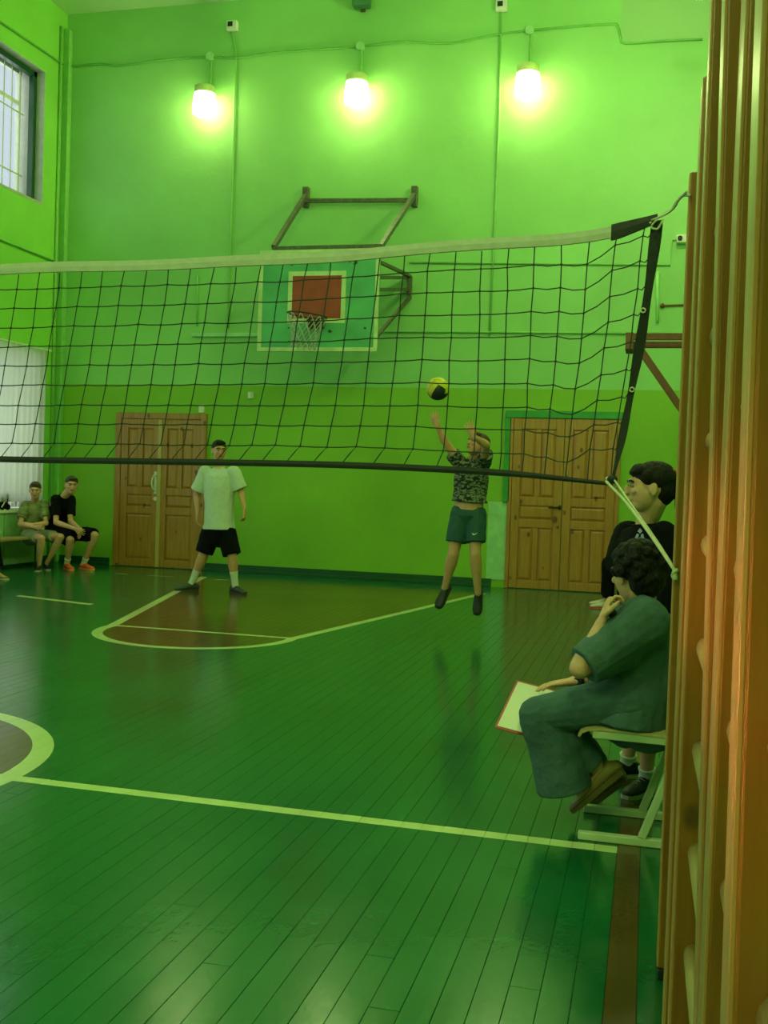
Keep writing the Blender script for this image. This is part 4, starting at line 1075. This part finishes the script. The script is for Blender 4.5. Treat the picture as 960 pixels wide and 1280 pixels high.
bm = B(); tube(bm, [(XL+.09, 10.6, 3.05), (XL+.09, 13.5, 3.05)], .012, 8); box(bm, (XL, 13.42, 3.03), (XL+.1, 13.45, 3.07)); box(bm, (XL, 10.65, 3.03), (XL+.1, 10.68, 3.07)); tag(obj('curtain_rod', bm, M_white), 'thin white curtain rod over the lower window', 'rod')
bm = B(); q0 = V((XL+.03, 12.45, .778)); 
for a_, r_ in (((0,0,.10),(.05,.13,.11)), ((0,-.10,.08),(.05,.10,.09)), ((0,.09,.16),(.04,.07,.10)), ((0,.12,.05),(.05,.09,.05))): ball(bm, q0+V(a_), r_, 14, 10)
bag = organic('backpack', bm, M_blackc, None, .01, 2, .015, .05); tag(bag, 'black bag slumped on the window ledge behind the curtain', 'bag')
bm = B(); tube(bm, [q0+V((.05,-.05,.05)), q0+V((.062,.0,.12)), q0+V((.05,.04,.19))], .008, 6, 3); obj('strap', bm, M_white, bag)

# ---- far seated figure by the right wall (mostly hidden by the girl)
G = dict(s=.97, voxel=.008, front=V((-1,0,0)), hips=(V((.02,12.28,.50)), V((.02,12.02,.50))), shoulders=(V((-.02,12.33,.97)), V((-.02,11.98,.97))),
    head=V((-.05,12.15,1.20)), face=V((-1,-.1,0)), hairm=M_hairb, hair='short',
    arms=[(V((-.10,12.38,.74)), V((-.30,12.28,.60)), V((-1,0,-.2)), V((0,0,-1)), .3), (V((-.10,11.94,.74)), V((-.30,12.0,.60)), V((-1,0,-.2)), V((0,0,-1)), .3)],
    legs=[(V((-.42,12.30,.50)), V((-.42,12.34,.084)), V((-1,-.1,0)), V((0,0,1))), (V((-.40,12.04,.52)), V((-.40,12.06,.084)), V((-1,-.25,0)), V((0,0,1)))],
    shirt=dict(m=M_blackc, hem=.03, sleeve=1.7, sr=.065, sr1=.05), pants=dict(name='trousers', m=M_blackc, len=1.9, r=(.095,.078,.07)), shoe=mat('white_red_shoe', (.60,.52,.42), .5), sole=mat('red_sole', (.55,.08,.03), .5))
person('seated person in black with white and red shoes, mostly hidden behind the girl', G)
bench('bench', 'bench along the right wall behind the girl, under the far seated person', -.10, .30, 11.4, 12.9, .42)

# ---- girl in black standing behind the woman
q = lambda px, py, Y: P(px, py, Y)
Fg = dict(s=.84, hs=.98, voxel=.0045, front=V((-.8,-.6,0)), skin=M_skin2, hips=(q(795,795,4.95), q(815,795,4.70)), shoulders=(q(784,667,4.98), q(832,668,4.68)),
    head=q(812,611,4.78), face=V((-1,-.18,.03)), up=V((.0,.0,1)), hairm=M_hairb, hair='pony',
    arms=[(q(771,703,4.85), q(797,716,4.66), V((1,-.3,-.2)), V((0,1,0)), .6), (q(838,745,4.62), q(838,800,4.55), V((-.2,-.1,-1)), V((-1,0,0)), .5)],
    legs=[(q(793,880,4.90), q(784,965,5.0), V((-.9,-.45,0)), V((0,0,1))), (q(812,885,4.68), q(808,978,4.78), V((-.5,-.85,0)), V((0,0,1)))],
    thumb=(1,-1), shirt=dict(m=M_blackc, hem=.10, sleeve=1.80, g=.028, sr=.078, sr1=.062, wr=.018, wrs=.12, collar=M_blackc),
    pants=dict(m=M_blackc, len=.80, r=(.10,.095,.09), g=.012), sock=M_sock, sock_h=.05, shoe=mat('black_shoe', (.010,.012,.012), .55), sole=M_sole)
for i in (0,1):
    kn, an, toe, tu = Fg['legs'][i]; an.z = .073; Fg['legs'][i] = (kn, an, toe, tu)
person('dark-haired girl in a black sweatshirt with ponytail and coral hair tie', Fg)
M_pb = mat('print_blue', (.05,.10,.40), .6); M_pw = mat('print_white', (.26,.30,.42), .6)
for pix, m_ in (([(790,680),(796,667),(799,668),(794,681)], M_pw), ([(797,664),(800,660),(803,664),(800,667)], M_pw), ([(801,668),(804,667),(807,680),(803,681)], M_pw), ([(796,674),(801,670),(803,676),(797,679)], M_pb)):
    decal_on('chest_print', Fg['_shirt'], pix, 4.8, m_, Fg['_e'])


# ---- school chair and the woman on it
YC0, YC1 = 4.05, 4.40
ch = empty('school_chair', (.1, 4.2, 0)); tag(ch, 'cream metal framed school chair with thin plywood seat under the woman', 'chair')
for y in (YC0, YC1):
    bm = B(); beam(bm, (-.21, y, .0155), (.34, y, .0155), .030, .034); fr_ = obj('runner', bm, M_cream, ch, bevel=.004)
    bm = B(); beam(bm, (.025, y, .03), (.155, y, .40), .030, .036); obj('leg', bm, M_cream, ch, bevel=.004)
    bm = B(); beam(bm, (-.17, y, .407), (.22, y, .402), .030, .034); obj('seat_rail', bm, M_cream, ch, bevel=.004)
    bm = B(); beam(bm, (.17, y, .42), (.30, y, .84), .028, .028); obj('back_post', bm, M_cream, ch, bevel=.004)
bm = B(); vs = []
for (x, z) in ((-.225,.398),(-.215,.415),(-.19,.428),(-.14,.434),(0,.429),(.12,.427),(.22,.438)):
    vs.append([bm.verts.new((x, YC0-.02, z)), bm.verts.new((x, YC1+.02, z))])
for i in range(len(vs)-1): bm.faces.new((vs[i][0], vs[i][1], vs[i+1][1], vs[i+1][0]))
o = obj('seat', bm, mat('plywood_seat', (.50,.38,.18), .5), ch); so = o.modifiers.new('t', 'SOLIDIFY'); so.thickness = .010
bm = B(); vs = []
for i in range(7):
    y = YC0-.01 + (YC1-YC0+.02)*i/6; b_ = .03*math.sin(i/6*math.pi); vs.append([bm.verts.new((.245+b_, y, .66)), bm.verts.new((.30+b_, y, .83))])
for i in range(6): bm.faces.new((vs[i][0], vs[i+1][0], vs[i+1][1], vs[i][1]))
o = obj('backrest', bm, MATS['plywood_seat'], ch); so = o.modifiers.new('t', 'SOLIDIFY'); so.thickness = .010

M_scrub = mat('teal_tunic', (.060,.118,.118), .9, .12, 9, .8)
M_scrubp = mat('teal_trousers', (.052,.112,.112), .9, .12, 9, .8)
yn, yfh = 4.10, 4.36
H = dict(s=.93, hs=1.0, build=1.12, voxel=.0045, front=V((-1,0,0)), skin=M_skin2, hips=(q(787,873,yfh), q(787,875,yn)), shoulders=(q(800,770,4.46), q(806,778,4.06)),
    bend=V((.03,0,0)), head=q(794,719,4.22), face=V((-.74,.80,-.10)), up=V((-.12,.0,1)), hairm=M_hairb, hair='curly',
    arms=[(q(762,842,4.46), q(715,852,4.34), V((-1,-.25,-.16)), V((.0,-.1,-1)), .30), (q(725,836,3.95), q(752,777,4.00), V((.30,.40,1)), V((.9,.2,0)), 1.25)],
    legs=[(q(690,890,4.36), q(752,968,4.52), V((-.72,.0,-.65)), V((-.65,0,.75))), (q(674,893,4.14), q(745,958,4.22), V((-.72,-.02,-.70)), V((-.70,0,.72)))],
    thumb=(1,1), shirt=dict(m=M_scrub, hem=.10, sleeve=.93, g=.030, k=1.06, sr=.108, sr1=.086, wr=.022, wrs=.14, belly=.05, more=[[(q(778,812,4.06),.08,.08,V((0,0,1))),(q(746,830,4.01),.068,.068,V((0,0,1)))], [(q(806,800,4.2),.12,.16,V((0,1,0))),(q(808,850,4.2),.11,.17,V((0,1,0))),(q(810,895,4.2),.07,.16,V((0,1,0))),(q(812,920,4.16),.05,.11,V((0,1,0)))]]),
    pants=dict(name='trousers', m=M_scrubp, len=.98, r=(.105,.082,.08), g=.02, wr=.02, wrs=.14), low=True)
kn, an = H['legs'][1][0], H['legs'][1][1]
hemn = q(706,984,4.18)
H['pants']['more'] = [[(kn, .083,.083,V((0,1,0))), (kn.lerp(hemn,.3)+V((.01,0,0)), .085,.095,V((0,1,0))), (kn.lerp(hemn,.65)+V((.012,0,0)), .092,.110,V((0,1,0))), (hemn, .105,.108,V((0,1,0)))],
                      [(H['legs'][0][0], .08,.08,V((0,1,0))), (q(720,930,4.40), .08,.08,V((0,1,0))), (q(744,958,4.46), .07,.065,V((0,1,0)))],
                      [(kn, .08,.08,V((0,1,0))), (kn.lerp(an,.5), .075,.07,V((0,1,0))), (kn.lerp(an,.93), .066,.060,V((0,1,0)))]]
person('woman in teal clothes seated on the chair, chin on hand, clipboard on lap', H)
M_tan = mat('tan_shoe', (.25,.17,.055), .5)
for i, (kn, an, toe, tu) in enumerate(H['legs']):
    sh = shoe(an, toe, tu, .95, M_tan, mat('tan_sole', (.13,.09,.03), .6), H['_e'], True)
    f_, u_, l_ = foot_frame(an, toe, tu); c = an - u_*.078*.95 + f_*.125 + u_*.036
    bm = B()
    for sg in (1,-1): ball(bm, c + l_*.016*sg, (.014,.010,.008), 10, 8)
    ball(bm, c, .007, 8, 6); obj('bow', bm, mat('shoe_bow', (.60,.56,.38), .4), sh, smooth=True)
# wrist strap
wr_, el_ = H['arms'][0][1], H['arms'][0][0]; ax = (el_-wr_).normalized(); cc = wr_ + ax*.03
x_, y_ = frame_of(ax, V((0,0,1)))
bm = B(); loft(bm, [(cc-ax*.011, .0325,.0285, x_.copy()), (cc+ax*.011, .034,.030, x_.copy())], 16, 'flat', 'flat')
strap = obj('watch_strap', bm, M_black, H['_e']); 
bm = B(); box(bm, cc+V((-.014,-.036,-.012)), cc+V((.014,-.026,.014))); obj('watch_case', bm, M_black, strap)
# object in her raised hand
wr_, el_ = H['arms'][1][1], H['arms'][1][0]
bm = B(); ball(bm, P(766,768,4.02), (.016,.012,.022), 10, 8); tag(obj('whistle', bm, M_black, smooth=True), 'small black whistle held in the raised hand of the woman', 'whistle')

# ---- clipboard
k1, k2, k4 = P(646,850,4.42), P(618,909,4.13), P(714,868,4.46)
k3 = k2 + (k4-k1)
nrm = (k4-k1).cross(k2-k1).normalized(); nrm = nrm if nrm.z > 0 else -nrm
cb = empty('clipboard', (k1+k3)/2); tag(cb, 'red edged clipboard with a blank white sheet on the lap of the woman', 'clipboard')
def slab(a, b, c, d, lo, hi):
    bm = B(); L = [bm.verts.new(p + nrm*lo) for p in (a,b,c,d)]; U = [bm.verts.new(p + nrm*hi) for p in (a,b,c,d)]
    bm.faces.new(L[::-1]); bm.faces.new(U)
    for i in range(4): bm.faces.new((L[i], L[(i+1)%4], U[(i+1)%4], U[i]))
    return bm
obj('board', slab(k1,k2,k3,k4,-.004,0), mat('clipboard_red', (.42,.035,.03), .4), cb, bevel=.001)
ic = (k1+k3)/2
pp = [ic + (k-ic)*.93 for k in (k1,k2,k3,k4)]
obj('paper_sheet', slab(*pp, .0005, .002), mat('paper', (.80,.80,.66), .8, .03), cb)
